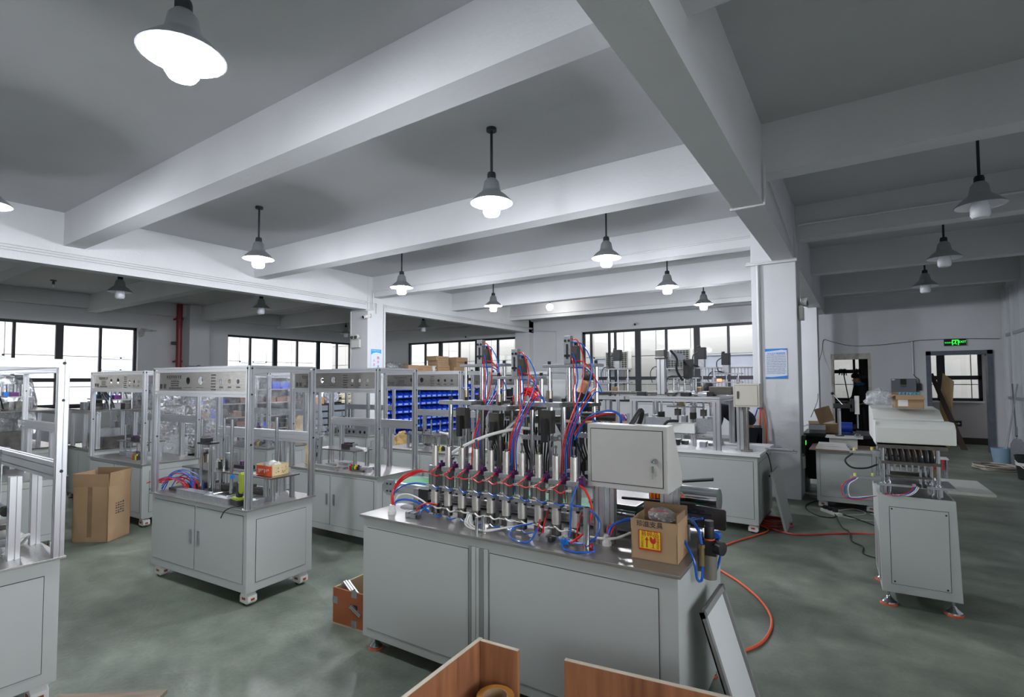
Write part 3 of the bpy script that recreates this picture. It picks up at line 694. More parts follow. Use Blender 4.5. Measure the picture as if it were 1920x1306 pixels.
# row of taller assembly units below the left windows
def tall_unit(label, loc, rz, w, d, zt, seed, hi=1.55):
    r = thing('turntable_machine', label, 'machine', loc, radians(rz), 'machines below the left windows'); g = random.Random(seed)
    cabinet_parts(r, w, d, .1, zt-.012, handle=False)
    MB().bx(-.02, w+.02, -.02, d+.02, zt-.012, zt).build('tabletop', steel, r)
    for x in (.06, w*.5, w-.06):
        for y in (.06, d-.06): MB().prof((x, y, zt), (x, y, 1.18), .045).build('post', alu, r)
    for y in (.06, d-.06): MB().prof((.03, y, 1.2), (w-.03, y, 1.2), .045).build('rail', alu, r)
    MB().bx(0, w, 0, d, 1.225, 1.24).build('upper_plate', steel, r)
    for i in range(7):
        x = g.uniform(.05, w-.2); y = g.uniform(.05, d-.2); h = g.uniform(.04, .1)
        MB().bx(x, x+g.uniform(.08, .22), y, y+.1, 1.24, 1.24+h).build('slide_block', [alu2, steel_d, black][i % 3], r, bev=.003)
    for i in range(6):
        x = .1+i*(w-.2)/5; y = d*g.uniform(.2, .8)
        MB().cyl((x, y, 1.24), (x, y, hi-g.random()*.12), .009, n=8).build('guide_shaft', chrome, r)
    MB().bx(.05, w-.05, d*.3, d*.6, hi-.14, hi-.125).build('head_plate', alu2, r)
    for i in range(5):
        x = .12+i*(w-.3)/4; MB().bx(x, x+.09, d*.35, d*.45, hi-.125, hi-.07).build('valve', [pvc, black, alu2, pvc, purple][i], r, bev=.004)
        MB().cyl((x+.04, d*.5, hi-.12), (x+.04, d*.5, hi+.03), .02, n=10).build('cylinder', alu2, r)
    for i in range(5):
        x = g.uniform(.1, w-.2); MB().bx(x, x+.12, d*.2, d*.6, zt, zt+g.uniform(.05, .25)).build('base_block', [steel_d, alu2, black][i % 3], r)
    for i in range(4):
        x = g.uniform(.1, w-.2); MB().tube([(x, .2, hi-.1), (x+.05, .15, hi-.0), (x+.15, .2, hi-.12), (x+.12, .25, 1.26)], .006, 5).build('cable', black, r)
    return r
tall_unit('wide machine at far left seen through the foreground frame', (-10.6, 1.7, 0), 0, 1.6, .8, .75, 1)
tall_unit('pale cabinet machine left of panel frame, blue valves on top', (-10.9, 3.3, 0), 3, 1.7, .8, .72, 2)
tall_unit('machine behind the tall cardboard box, nearer row of window machines', (-9.25, 2.6, 0), 0, 1.0, .7, .74, 3, 1.5)
tall_unit('machine below left windows at the picture edge', (-10.4, .2, 0), 0, 1.6, .8, .75, 4, 1.5)
tall_unit('far machine beside the red fire pipe', (-13.2, 5.0, 0), 0, 1.6, .8, .75, 5)
tall_unit('dark machine between pipe and black shelves', (-11.9, 7.0, 0), 0, 1.4, .8, .75, 6, 1.45)
# ================================================================ CENTRAL FILLING MACHINE
gx, gy, gr = -2.53, 2.15, radians(1.38)
G = thing('filling_machine', 'large grey cabinet machine with row of ten steel filling pumps, in the middle foreground', 'machine', (gx, gy, 0), gr)
Gi = (Matrix.Translation((gx, gy, 0)) @ Matrix.Rotation(gr, 4, 'Z')).inverted()
def gl(x, y, z): return tuple(Gi @ Vector((x, y, z)))
w, d, zt = 1.88, .86, .80
MB().bx(0, w, 0, d, .08, zt-.015).build('cabinet_body', cab, G, bev=.004)
for x0, x1 in ((.035, .80), (.93, 1.80)):
    MB().bx(x0, x1, -.0012, 0, .13, zt-.075).build('door_joint', cab_dark, G)
    MB().bx(x0+.003, x1-.003, -.004, -.001, .133, zt-.078).build('door', cab, G)
MB().bx(.805, .925, -.001, 0, .08, zt-.06).build('centre_recess', cab_dark, G)
gm = mat('centre_strip', (120, 126, 124), .5)
for x0, x1, m in ((.806, .822, gm), (.824, .85, cab), (.854, .872, cab), (.874, .9, gm), (.902, .924, cab)):
    MB().bx(x0, x1, -.012, -.001, .08, zt-.06).build('centre_strip', m, G, bev=.002)
for x in (.06, w-.06):
    for y in (.05, d-.05):
        c = MB().cyl((x, y, .02), (x, y, .085), .009, n=10).lathe([(.04, .01), (.04, .02), (.018, .042), (.01, .055), (0, .055)], (x, y, 0), 18).build('levelling_foot', chrome, G)
        MB().lathe([(0, 0), (.042, 0), (.043, .01), (0, .01)], (x, y, 0), 18).build('pad', orange_t, c)
MB().bx(-.015, w+.015, -.02, d+.02, zt-.015, zt).build('worktop', top_m, G, bev=.003)
MB().lathe([(.0, .0005), (.09, .0005), (.09, 0)], gl(-2.40, 2.45, zt), 24).build('worktop_opening', bolt_m, G)
# pumps -------------------------------------------------------
PX = [-2.14+i*(.93/9) for i in range(10)]; py = 2.36
grey_ring = mat('pump_body_alu', (150, 150, 148), .4, .85)
def pump_parts(x, first):
    def L(dx, dy, z): p = gl(x+dx, py+dy, z); return p
    p = L(0, 0, 0); X, Y = p[0], p[1]
    MB().cyl((X, Y, 1.095), (X, Y, 1.215), .019, n=18).build('piston_tube', pump_m, G)
    MB().cyl((X, Y, 1.215), (X, Y, 1.225), .01, n=12).cyl((X, Y, 1.225), (X, Y, 1.262), .004, n=8).cyl((X, Y, 1.255), (X, Y, 1.268), .008, n=8).build('piston_tip', steel_d, G)
    MB().bx(X-.032, X+.032, Y-.026, Y+.026, 1.072, 1.098).build('top_block', alu2, G, bev=.003)
    b = MB().bx(X-.029, X+.029, Y-.025, Y+.022, .975, 1.072)
    b.build('air_cylinder', grey_ring, G, bev=.004)
    MB().bx(X-.003, X+.003, Y-.0262, Y-.02, .98, 1.07).bx(X-.0285, X-.023, Y-.0258, Y-.02, .98, 1.07).bx(X+.023, X+.0285, Y-.0258, Y-.02, .98, 1.07).build('cylinder_slots', steel_d, G)
    MB().bx(X-.03, X+.034, Y-.026, Y+.03, .955, .976).build('lower_block', alu2, G, bev=.003)
    MB().bx(X-.032, X-.024, Y-.022, Y-.01, .945, .956).bx(X+.022, X+.034, Y-.022, Y-.01, .945, .956).build('clamp_screws', bolt_m, G)
    MB().cyl((X, Y, .868), (X, Y, .955), .0245, n=20).build('barrel', pump_m, G)
    MB().cyl((X, Y, .815), (X, Y, .87), .026, n=20).cyl((X, Y, .86), (X, Y, .872), .027, n=20).build('barrel_foot', steel_d, G)
    MB().cyl((X, Y, .8), (X, Y, .815), .01, n=10).build('outlet', chrome, G)
    MB().bx(X+.024, X+.05, Y+.0, Y+.03, 1.075, 1.115).bx(X+.03, X+.044, Y-.012, Y, 1.085, 1.105).cyl((X+.037, Y+.015, 1.115), (X+.037, Y+.015, 1.128), .008, n=8).build('flow_valve', purple, G, bev=.002)
    MB().cyl((X-.03, Y-.036, 1.052), (X+.006, Y-.036, 1.052), .006, n=8).cyl((X-.01, Y-.036, 1.052), (X-.01, Y-.02, 1.052), .005, n=8).cyl((X-.034, Y-.036, .985), (X+.01, Y-.036, .985), .0065, n=8).cyl((X-.01, Y-.036, .985), (X-.01, Y-.02, .985), .005, n=8).cyl((X-.018, Y-.036, .862), (X+.018, Y-.036, .862), .006, n=8).cyl((X, Y-.036, .862), (X, Y-.02, .862), .005, n=8).cyl((X-.014, Y-.036, .818), (X+.018, Y-.036, .818), .006, n=8).build('fittings', mat('nickel', (205, 200, 188), .25, 1.), G)
    return X, Y
PL = [pump_parts(x, i == 0) for i, x in enumerate(PX)]
for i in range(9):
    (X, Y), (X2, Y2) = PL[i], PL[i+1]; s = random.Random(i).uniform(-.004, .006)
    MB().tube([(X+.037, Y-.012, 1.095), (X+.03, Y-.04, 1.078+s), (X-.01, Y-.038, 1.052)], .004, 6, 5).build('red_tube', red_t, G)
    MB().tube([(X+.006, Y-.036, 1.052), (X+.05, Y-.046, 1.04+s), (X2-.03, Y2-.036, 1.052)], .004, 6, 5).build('red_tube', red_t, G)
    MB().tube([(X+.01, Y-.036, .985), (X+.045, Y-.04, .98-abs(s)*2), (X2-.034, Y2-.036, .985)], .0042, 6, 5).build('blue_tube', blue_t, G)
    MB().tube([(X+.018, Y-.036, .862), (X+.05, Y-.042, .852+s), (X2-.018, Y2-.036, .862)], .0045, 6, 5).build('white_tube', white_t, G)
    MB().tube([(X+.018, Y-.036, .818), (X+.05, Y-.042, .808), (X2-.014, Y2-.036, .818)], .004, 6, 5).build('blue_tube', blue_t, G)
# rail carrying the pumps and its posts
a = gl(-2.22, 2.41, 1.0); b_ = gl(-1.12, 2.41, 1.0)
MB().prof(gl(-2.22, 2.41, 1.08), gl(-1.12, 2.41, 1.08), .02, .04).build('pump_rail', alu2, G)
MB().prof(gl(-2.22, 2.41, .9), gl(-1.12, 2.41, .9), .02, .04).build('pump_rail', alu2, G)
for x in (-2.18, -1.75, -1.13):
    MB().bx(*[v for ab in zip(gl(x, 2.41, .8), gl(x+.022, 2.44, 1.1)) for v in ab]).build('rail_post', alu2, G)
for x in PX: MB().bx(*[v for ab in zip(gl(x+.03, 2.42, 1.125), gl(x+.075, 2.45, 1.14)) for v in ab]).build('sensor_bracket', alu2, G)
# small stands carrying the foot of the rail
for x, y in ((-1.71, 2.21), (-1.69, 2.24), (-1.10, 2.27)):
    p = gl(x, y, 0); MB().cyl((p[0], p[1], .8), (p[0], p[1], .88 if x < -1.5 else 1.0), .009 if x < -1.5 else .016, n=12).build('stand', chrome, G)
# cable glands
def gland(x, y, s=1.):
    p = gl(x, y, zt)
    MB().cyl(p, (p[0], p[1], zt+.018*s), .024*s, n=8).cyl((p[0], p[1], zt+.018*s), (p[0], p[1], zt+.045*s), .02*s, .018*s, n=8).cyl((p[0], p[1], zt+.045*s), (p[0], p[1], zt+.055*s), .016*s, n=8).build('cable_gland', white_p, G)
for x, y in ((-2.38, 2.24), (-1.84, 2.31), (-1.59, 2.35), (-1.26, 2.37), (-1.05, 2.39)): gland(x, y)
# valve blocks on the worktop
for x, y, s in ((-2.22, 2.25, 1), (-1.36, 2.29, 1.1), (-2.26, 2.5, 1)):
    p = gl(x, y, zt); X, Y = p[0], p[1]
    o = MB().bx(X-.04*s, X+.04*s, Y-.02, Y+.03, zt, zt+.022).bx(X-.03*s, X-.005, Y-.03, Y+.01, zt+.002, zt+.035).bx(X+.005, X+.035*s, Y-.025, Y+.02, zt+.02, zt+.034).build('valve_block', alu2, G, bev=.003)
    MB().cyl((X+.045*s, Y, zt+.014), (X+.065*s, Y-.01, zt+.014), .012, n=10).bx(X-.05, X-.035, Y, Y+.02, zt, zt+.03).build('valve_end', black, G)
MB().bx(*[v for ab in zip(gl(-2.38, 2.42, zt), gl(-2.32, 2.47, zt+.12)) for v in ab]).build('motor_bracket', alu2, G)
MB().bx(*[v for ab in zip(gl(-2.32, 2.4, zt+.05), gl(-2.24, 2.48, zt+.13)) for v in ab]).build('motor', black, G, bev=.006)
MB().bx(*[v for ab in zip(gl(-2.24, 2.4, zt+.07), gl(-2.12, 2.5, zt+.12)) for v in ab]).build('gearbox', steel_d, G, bev=.006)
# conveyor
cv = MB(); x0, x1 = -2.86, -.62
cy0, cy1 = 2.62, 2.90
for yy in (cy0, cy1-.03):
    A1, B1 = gl(x0+.05, yy+.015, .85), gl(x1-.1, yy+.015, .85)
    MB().prof(A1, B1, .03, .075).build('conveyor_rail', alu, G)
for yy in (cy0-.006, cy1-.0):
    pts = [(x0+.06, -.055), (x0+.12, -.055), (x0+.12, .055), (x0+.06, .055)] + [(x0+.06+.055*cos(t), .055*sin(t)) for t in [pi*(.5+k/8) for k in range(1, 8)]]
    e = MB().prism([(q[0]-gx, q[1]+.85) for q in pts], yy-gy, yy-gy+.006, 'y').build('end_plate', alu2, G)
    sc = MB()
    for ax, az in ((x0+.05, .025), (x0+.05, -.025), (x0+.085, .025), (x0+.085, -.025)): sc.cyl((ax-gx, yy-gy-.004, .85+az), (ax-gx, yy-gy, .85+az), .007, n=8)
    sc.build('screws', bolt_m, e)
belt = mat('green_belt', (52, 122, 84), .6)
MB().bx(x0+.06-gx, x1-.1-gx, cy0+.03-gy, cy1-.03-gy, .885, .889).build('belt', belt, G)
for k in range(4):
    xx = -2.3+k*.5; MB().prof(gl(xx, 2.66, .8), gl(xx, 2.66, .82), .04).build('conveyor_foot', alu2, G)
# right-hand conveyor end: side plate, bearing, polished drum, side guide bars
rot_pl = lambda x, y: (x-gx, y-gy)
pl = MB().prism([(-.90-gx, .865), (-.56-gx, .865), (-.553-gx, .872), (-.553-gx, .958), (-.56-gx, .966), (-.90-gx, .985)], 2.665-gy, 2.675-gy, 'y').build('end_plate', steel_d, G)
MB().cyl((-.70-gx, 2.64-gy, .90), (-.70-gx, 2.665-gy, .90), .018, n=20).cyl((-.70-gx, 2.635-gy, .90), (-.70-gx, 2.64-gy, .90), .008, n=6).build('bearing_nut', chrome, pl)
MB().bx(-.75-gx, -.65-gx, 2.655-gy, 2.665-gy, .945, .955).cyl((-.72-gx, 2.65-gy, .945), (-.72-gx, 2.665-gy, .945), .011, n=10).cyl((-.68-gx, 2.65-gy, .943), (-.68-gx, 2.665-gy, .943), .011, n=10).bx(-.74-gx, -.62-gx, 2.663-gy, 2.6655-gy, .928, .936).build('adjuster', black, pl)
MB().cyl((-.98-gx, 2.88-gy, .965), (-.62-gx, 2.86-gy, .965), .062, n=32).build('polished_drum', chrome, G)
MB().bx(-1.25-gx, -.98-gx, 2.6-gy, 2.95-gy, .93, .945).build('guide_plate', steel, G, bev=.003)
MB().cyl((-1.05-gx, 2.58-gy, .985), (-.68-gx, 2.6-gy, .992), .0075, n=8).build('guide_bar', black, G)
MB().cyl((-.95-gx, 2.75-gy, 1.045), (-.62-gx, 2.72-gy, 1.10), .009, n=8).build('guide_bar', black, G)
MB().cyl((-1.15-gx, 2.5-gy, .93), (-.95-gx, 2.5-gy, .925), .016, n=14).build('air_cylinder', chrome, G)
MB().bx(-1.16-gx, -1.08-gx, 2.46-gy, 2.56-gy, .94, .965).build('sensor', black, G, bev=.003)
# orange vials in a rack on the conveyor
rk = thing('vial_rack', 'rack of clear tipped orange vials at right end of the conveyor', 'vials', gl(-.96, 2.72, .89) and (-.96, 2.74, .965))
vm = mat('vial_orange', (214, 110, 30), .25, alpha=.95); vc = mat('vial_cap_clear', (214, 210, 204), .2, alpha=.8)
MB().bx(-.005, .125, -.005, .105, -.035, .0).build('rack_base', black, rk)
vb = None
for i in range(7):
    for j in range(4):
        x, y = .008+i*.0185, .01+j*.024
        if vb is None:
            vb = MB().cyl((0, 0, 0), (0, 0, .062), .0068, n=8).build('vial', vm, rk); vcp = MB().cyl((0, 0, .062), (0, 0, .074), .0035, n=6).cyl((0, 0, .074), (0, 0, .084), .0055, n=6).build('cap', vc, vb); vb.location = (x, y, 0)
        else:
            o = vb.copy(); COL.objects.link(o); o.location = (x, y, 0); o.parent = rk; q = vcp.copy(); COL.objects.link(q); q.parent = o
# electrical box
ex0, ex1, ey = -1.145, -.745, 2.36
prof_ = [(ey-gy, 1.075), (ey-gy+.25, 1.075), (ey-gy+.25, 1.13), (ey-gy+.10, 1.385), (ey-gy, 1.385)]
eb = MB().prism(prof_, ex0-gx, ex1-gx, 'x').build('control_box', mat('box_enamel', (172, 171, 166), .5, var=.08, scale=5), G, bev=.004)
MB().bx(ex0-gx+.018, ex1-gx-.02, ey-gy-.0012, ey-gy, 1.1, 1.365).build('lid_joint', cab_dark, eb)
lid = MB().bx(ex0-gx+.0215, ex1-gx-.0235, ey-gy-.004, ey-gy-.001, 1.1035, 1.3615).build('lid', MATS['box_enamel'], eb)
kx = ex1-gx-.055
MB().cyl((kx, ey-gy-.016, 1.225), (kx, ey-gy-.004, 1.225), .012, n=14).cyl((kx-.012, ey-gy-.014, 1.222), (kx-.002, ey-gy-.02, 1.222), .006, n=8).bx(kx-.016, kx-.008, ey-gy-.012, ey-gy-.006, 1.17, 1.2).bx(kx-.013, kx-.011, ey-gy-.010, ey-gy-.008, 1.14, 1.17).build('lock_with_key', chrome, lid)
for x, y in ((-1.085, 2.40), (-1.045, 2.44), (-.80, 2.52), (-.765, 2.55)): MB().prof(gl(x, y, .8), gl(x, y, 1.08), .04).build('box_post', alu, G)
MB().tube([gl(-1.25, 2.85, .95), gl(-.98, 2.65, 1.36), gl(-.93, 2.55, 1.45), gl(-.955, 2.48, 1.38)], .012, 8, 6).build('black_hose', rubber, G)
# lift units
def lift(x, y, zt1, zt2, zc, side, n):
    def q(dx, dy, z): return gl(x+dx, y+dy, z)
    def bxx(dx0, dx1, dy0, dy1, z0, z1, nm, m, bev=.002):
        p = gl(x+dx0, y+dy0, z0); MB().bx(p[0], p[0]+dx1-dx0, p[1], p[1]+dy1-dy0, z0, z1).build(nm, m, G, bev=bev)
    bxx(-.17, .20, -.03, .05, zt1-.018, zt1, 'top_bracket', alu2)
    bxx(-.30, -.02, -.1, .06, zt2-.028, zt2, 'lift_plate', alu2); bxx(-.02, .17, -.06, .08, zt2-.02, zt2+.002, 'lift_plate', steel_d)
    bxx(-.022, .022, -.03, .01, zt1, zc, 'slide_cylinder', alu2)
    bxx(-.006, .006, -.032, -.029, zt1+.03, zc-.05, 'slot', bolt_m, 0)
    for zz in (zt1+.05, zc-.03):
        p = gl(x, y-.031, zz); MB().cyl((p[0]-.012, p[1]-.002, zz), (p[0]-.012, p[1]+.004, zz), .008, n=8).cyl((p[0]+.012, p[1]-.002, zz), (p[0]+.012, p[1]+.004, zz), .008, n=8).build('port', bolt_m, G)
    bxx(.022, .06, -.02, .03, zt1-.0, zc-.06, 'cylinder_body', steel_d)
    p = q(.045, 0, 0); MB().cyl((p[0], p[1], zc-.07), (p[0], p[1], zc-.04), .012, n=10).build('adjuster_knob', rubber, G)
    for dx, dy, r in ((-.14, 0, .012), (-.02, .03, .018), (.02, .02, .012), (.16, .03, .015)):
        p = q(dx, dy, 0); MB().cyl((p[0], p[1], zt2), (p[0], p[1], zt1), r, n=14).build('guide_shaft', chrome, G)
        MB().cyl((p[0], p[1], zt1), (p[0], p[1], zt1+.02), .011, n=8).build('shaft_bolt', bolt_m, G)
    p = q(-.14, 0, 0); MB().cyl((p[0], p[1], zt2), (p[0], p[1], zt2+.07), .021, n=16).build('linear_bearing', mat('bearing_steel', (150, 140, 126), .35, 1.), G)
    for dx, dy in ((-.24, -.04), (-.12, -.02), (-.06, .03), (.03, .06), (.13, .06)):
        p = q(dx, dy, 0); MB().cyl((p[0], p[1], .8), (p[0], p[1], zt2-.02), .0165 if dx < 0 else .012, n=14).build('guide_post', chrome if n % 2 else steel_d, G)
        MB().cyl((p[0], p[1], zt2), (p[0], p[1], zt2+.022), .012, n=8).build('post_bolt', bolt_m, G)
    bxx(-.18, -.1, -.06, .0, zt2-.19, zt2-.05, 'gripper_block', steel_d); bxx(-.15, -.12, -.09, -.06, zt2-.24, zt2-.1, 'small_cylinder', black)
    p = q(.0, .12, 0); MB().cyl((p[0], p[1], zt2-.09), (p[0]+.22, p[1]+.05, zt2-.09), .028, n=18).build('motor', steel_d, G)
    # nozzle head with black cables
    bxx(.02, .26, .02, .06, zt2-.21, zt2-.18, 'nozzle_bar', alu2)
    c = MB(); rg = random.Random(n)
    for k in range(10):
        a0 = q(.03+k*.022, .04, zt2-.18); a1 = q(.06+k*.015, .05, zt2-.42)
        c.tube([(a0[0], a0[1], zt2-.13), (a0[0], a0[1]-.01, zt2-.24), (a1[0], a1[1], zt2-.34), (a1[0], a1[1], zt2-.44)], .006, 5, 3)
    o = c.build('nozzle_hoses', rubber, G); o['kind'] = 'stuff'
    # air tubes from cylinder, arcing right and down
    for k, (m, w2, nm) in enumerate(((red_t, .09, 'red_tube'), (blue_t, .14, 'blue_tube'), (red_t, .17, 'red_tube'), (blue_t, .2, 'blue_tube'), (blue_t, .05, 'blue_tube'), (red_t, .03, 'red_tube'))):
        zs = [zc-.02, zc-.04, zt1+.02, zt1-.02, zt1+.06, zt1+.04][k]
        e = [-.02, 0, .02, .03, .01, -.01][k]
        MB().tube([q(.025, -.02, zs), q(.025+w2*.6, -.04, zs-.02), q(.03+w2, -.05, zs-.14), q(.03+w2*.8, -.06, zt2+.06), q(.08+e, -.08, zt2-.06), q(.03+e, -.10, zt2-.22), q(.02+e*1.5, -.1, zt2-.42), q(.02+e*2, -.06, .86)], .0038, 6, 5).build(nm, m, G)
lift(-2.12, 2.80, 1.715, 1.47, 1.875, 1, 1)
lift(-1.80, 2.74, 1.63, 1.445, 1.80, 1, 2)
lift(-1.46, 2.80, 1.70, 1.47, 1.87, 1, 3)
# long looping tubes
def T(nm, m, r, *pts): MB().tube([gl(*p) for p in pts], r, 6, 6).build(nm, m, G)
for k in range(3): T('red_tube', red_t, .0045, (-2.38+k*.006, 2.24, .85), (-2.40+k*.005, 2.26, .92+k*.01), (-2.34, 2.29, 1.0+k*.012), (-2.24, 2.32, 1.05+k*.006), (PX[0]-.03, py-.03, 1.06))
T('blue_tube', blue_t, .0055, (-2.385, 2.25, .85), (-2.41, 2.27, .90), (-2.36, 2.29, .955), (-2.26, 2.31, .985), (PX[0]-.034, py-.036, .985))
T('blue_tube', blue_t, .0065, (-2.37, 2.25, .85), (-2.36, 2.26, .875), (-2.30, 2.27, .89), (-2.22, 2.3, .875), (PX[0]-.014, py-.036, .82))
T('white_tube', white_t, .0055, (-2.38, 2.26, .85), (-2.37, 2.28, .9), (-2.31, 2.3, .915), (-2.22, 2.31, .895), (PX[0]-.018, py-.036, .862))
T('red_tube', red_t, .004, (-2.2, 2.27, .82), (-2.2, 2.27, .85), (-2.16, 2.3, .88), (-2.1, 2.34, .87)); T('blue_tube', blue_t, .004, (-2.16, 2.25, .82), (-2.16, 2.27, .85), (-2.12, 2.3, .872))
T('white_hose', white_t, .010, (-2.12, 2.43, 1.13), (-2.07, 2.48, 1.18), (-1.98, 2.6, 1.245), (-1.85, 2.7, 1.29), (-1.72, 2.78, 1.30), (-1.5, 2.85, 1.22))
T('white_hose', white_t, .010, (-1.9, 2.72, 1.25), (-1.84, 2.74, 1.33), (-1.76, 2.76, 1.38), (-1.7, 2.8, 1.38))
for k in range(3): T('white_tube', white_t, .0038, (-1.84+k*.01, 2.3, .86), (-1.83+k*.02, 2.26, .815+k*.006), (-1.72+k*.02, 2.23, .808), (-1.58, 2.26, .83), (-1.45, 2.32, .86))
T('red_tube', red_t, .0055, (PX[9]+.037, py-.01, 1.08), (-1.13, 2.33, 1.06), (-1.09, 2.31, .98), (-1.11, 2.29, .89), (-1.17, 2.27, .83), (-1.2, 2.28, .815))
T('blue_tube', blue_t, .0055, (PX[9]-.02, py-.036, .985), (-1.12, 2.31, .985), (-1.05, 2.30, .94), (-1.06, 2.28, .86), (-1.13, 2.27, .825), (-1.24, 2.28, .825))
T('blue_tube', blue_t, .005, (PX[9]+.03, py-.03, 1.08), (-1.195, 2.31, 1.02), (-1.2, 2.30, .92), (-1.2, 2.29, .84))
T('blue_tube', blue_t, .0045, (-1.22, 2.28, .83), (-1.2, 2.22, .805), (-1.12, 2.2, .805), (-1.05, 2.24, .81), (-1.07, 2.28, .82))
T('blue_tube', blue_t, .0045, (-1.42, 2.30, .87), (-1.5, 2.24, .85), (-1.5, 2.21, .815), (-1.43, 2.19, .806), (-1.38, 2.21, .81), (-1.37, 2.27, .86))
for k, x in enumerate((-1.42, -1.39, -1.2)): T('red_tube', red_t, .004, (x, 2.42, .93), (x+.02, 2.34, .88), (x+.03, 2.3, .83), (x+.03, 2.32, .81))
for k in range(3): T(['red_tube', 'blue_tube', 'red_tube'][k], [red_t, blue_t, red_t][k], [.005, .009, .005][k], (-1.05+k*.01, 2.39, .85), (-1.04+k*.012, 2.40, .89), (-.98, 2.42, .92), (-.9, 2.48, .935), (-.82, 2.6, .94))
T('white_tube', white_t, .006, (PX[9]+.02, py-.036, .862), (-1.12, 2.33, .845), (-1.0, 2.35, .85), (-.92, 2.42, .88))
for k in range(5):
    c0 = gl(-1.16+k*.06, 2.83, 1.43)
T('blue_tube', blue_t, .006, (-1.42, 2.78, 1.25), (-1.33, 2.76, 1.38), (-1.2, 2.74, 1.43), (-1.12, 2.74, 1.41), (-1.13, 2.76, 1.35), (-1.25, 2.78, 1.34), (-1.33, 2.8, 1.4))
T('red_tube', red_t, .006, (-1.42, 2.78, 1.28), (-1.34, 2.76, 1.37), (-1.22, 2.75, 1.41), (-1.15, 2.76, 1.415))
cc = MB()
for k in range(7): cc.tube([gl(-1.34+.075*cos(t*pi/5+k), 2.86+k*.006, 1.08+.075*sin(t*pi/5+k)) for t in range(10)], .005, 5, 3)
cc.build('cable_coil', rubber, G)['kind'] = 'stuff'
MB().cyl(gl(-1.115, 2.265, .815), gl(-1.08, 2.29, .815), .014, n=12).build('red_knob', red_t, G)
MB().bx(*[v for ab in zip(gl(-1.24, 2.27, .805), gl(-1.2, 2.29, .83)) for v in ab]).build('tube_clip', pvc, G)
# filter regulator on the right side
def R_(x, y, z): return gl(x, y, z)
fx, fy = -.595, 2.50
p = gl(fx, fy, 0); X, Y = p[0], p[1]
fr = MB().cyl((X, Y, .70), (X, Y, .81), .03, .034, n=18).lathe([(0, .695), (.018, .697), (.028, .71)], (X, Y, 0), 18).build('filter_bowl', mat('bowl_grey', (128, 122, 112), .4, .4), G)
MB().bx(X-.035, X+.035, Y-.035, Y+.035, .81, .875).cyl((X, Y, .875), (X, Y, .935), .022, n=16).cyl((X+.03, Y-.02, .85), (X+.065, Y-.035, .85), .03, n=20).build('regulator_body', black, fr, bev=.003)
MB().cyl((X, Y, .935), (X, Y, .96), .02, n=14).build('regulator_knob', rubber, fr); MB().cyl((X+.0, Y, .872), (X, Y, .88), .024, n=14).build('orange_ring', orange_t, fr)
MB().bx(X-.05, X-.032, Y-.02, Y+.02, .73, .9).build('bracket', steel_d, fr)
MB().cyl((X-.02, Y-.06, .77), (X-.02, Y-.06, .85), .012, n=12).cyl((X-.02, Y-.06, .85), (X-.02, Y-.06, .865), .014, n=6).build('brass_fitting', brass, fr)
MB().cyl((X+.02, Y+.07, .88), (X+.02, Y+.03, .88), .02, n=12).build('blue_fitting', blue_t, fr)
T('blue_tube', blue_t, .007, (-.75, 2.62, .93), (-.68, 2.52, .945), (-.63, 2.45, .92), (-.615, 2.44, .865))
T('blue_tube', blue_t, .006, (-.75, 2.6, .90), (-.70, 2.45, .88), (-.64, 2.40, .80), (-.63, 2.41, .72), (-.615, 2.43, .71), (-.612, 2.44, .77))
T('blue_tube', blue_t, .006, (-.58, 2.55, .88), (-.56, 2.56, .83), (-.57, 2.55, .75), (-.6, 2.56, .68))
T('blue_tube', blue_t, .006, (-.78, 2.75, .93), (-.72, 2.66, .91), (-.66, 2.62, .93), (-.64, 2.56, .95))
# ---------------------------------------------------------------- carton on the worktop
cr = thing('fragile_carton', 'open brown carton with yellow and red fragile label on right end of worktop', 'box', (-.885, 2.285, .8), radians(3))
cw, cd, ch = .205, .2, .175
MB().bx(0, cw, 0, .004, 0, ch).bx(0, cw, cd-.004, cd, 0, ch).bx(0, .004, 0, cd, 0, ch).bx(cw-.004, cw, 0, cd, 0, ch).bx(0, cw, 0, cd, 0, .004).build('carton_body', card, cr)
MB().prism([(0, 0), (cw, 0), (cw+.002, .035), (-.002, .04)], -.001, .003, 'y').build('front_flap', card, cr); bpy.data.objects[cr.children[-1].name].location = (0, 0, 0)
for o in cr.children:
    if o.name.startswith('front_flap'): o.location = (0, 0, .13); o.scale = (1.01, 1, 1.2)
MB().bx(0, cw, cd-.003, cd, ch, ch+.04).build('rear_flap', card_d, cr)
MB().prism([(0, ch), (.15, ch), (.16, ch+.03), (0, ch+.035)], cw-.004, cw, 'x').build('side_flap', card_d, cr)
lx, lz, lw_, lh = .036, .045, .1, .088
lb = MB().bx(lx, lx+lw_, -.0045, -.004, lz, lz+lh).build('label_border', mat('label_red', (176, 36, 30), .5), cr)
MB().bx(lx+.004, lx+lw_-.004, -.005, -.0045, lz+.008, lz+lh-.003).build('label_face', mat('label_yellow', (206, 184, 24), .5), lb)
textobj('label_text', '易碎品', .027, MATS['label_red'], lb, (lx+lw_/2, -.0052, lz+.072))
for k, (s1, s2) in enumerate(zip('小心轻放', '勿摔勿压')):
    textobj('label_text', s1, .013, MATS['label_red'], lb, (lx+.016, -.0052, lz+.053-k*.0125)); textobj('label_text', s2, .013, MATS['label_red'], lb, (lx+.086, -.0052, lz+.053-k*.0125))
MB().prism([(lx+.034, lz+.013), (lx+.040, lz+.013), (lx+.040, lz+.045), (lx+.046, lz+.045), (lx+.037, lz+.06), (lx+.028, lz+.045), (lx+.034, lz+.045)], -.0054, -.005, 'y').build('arrow_mark', MATS['label_red'], lb)
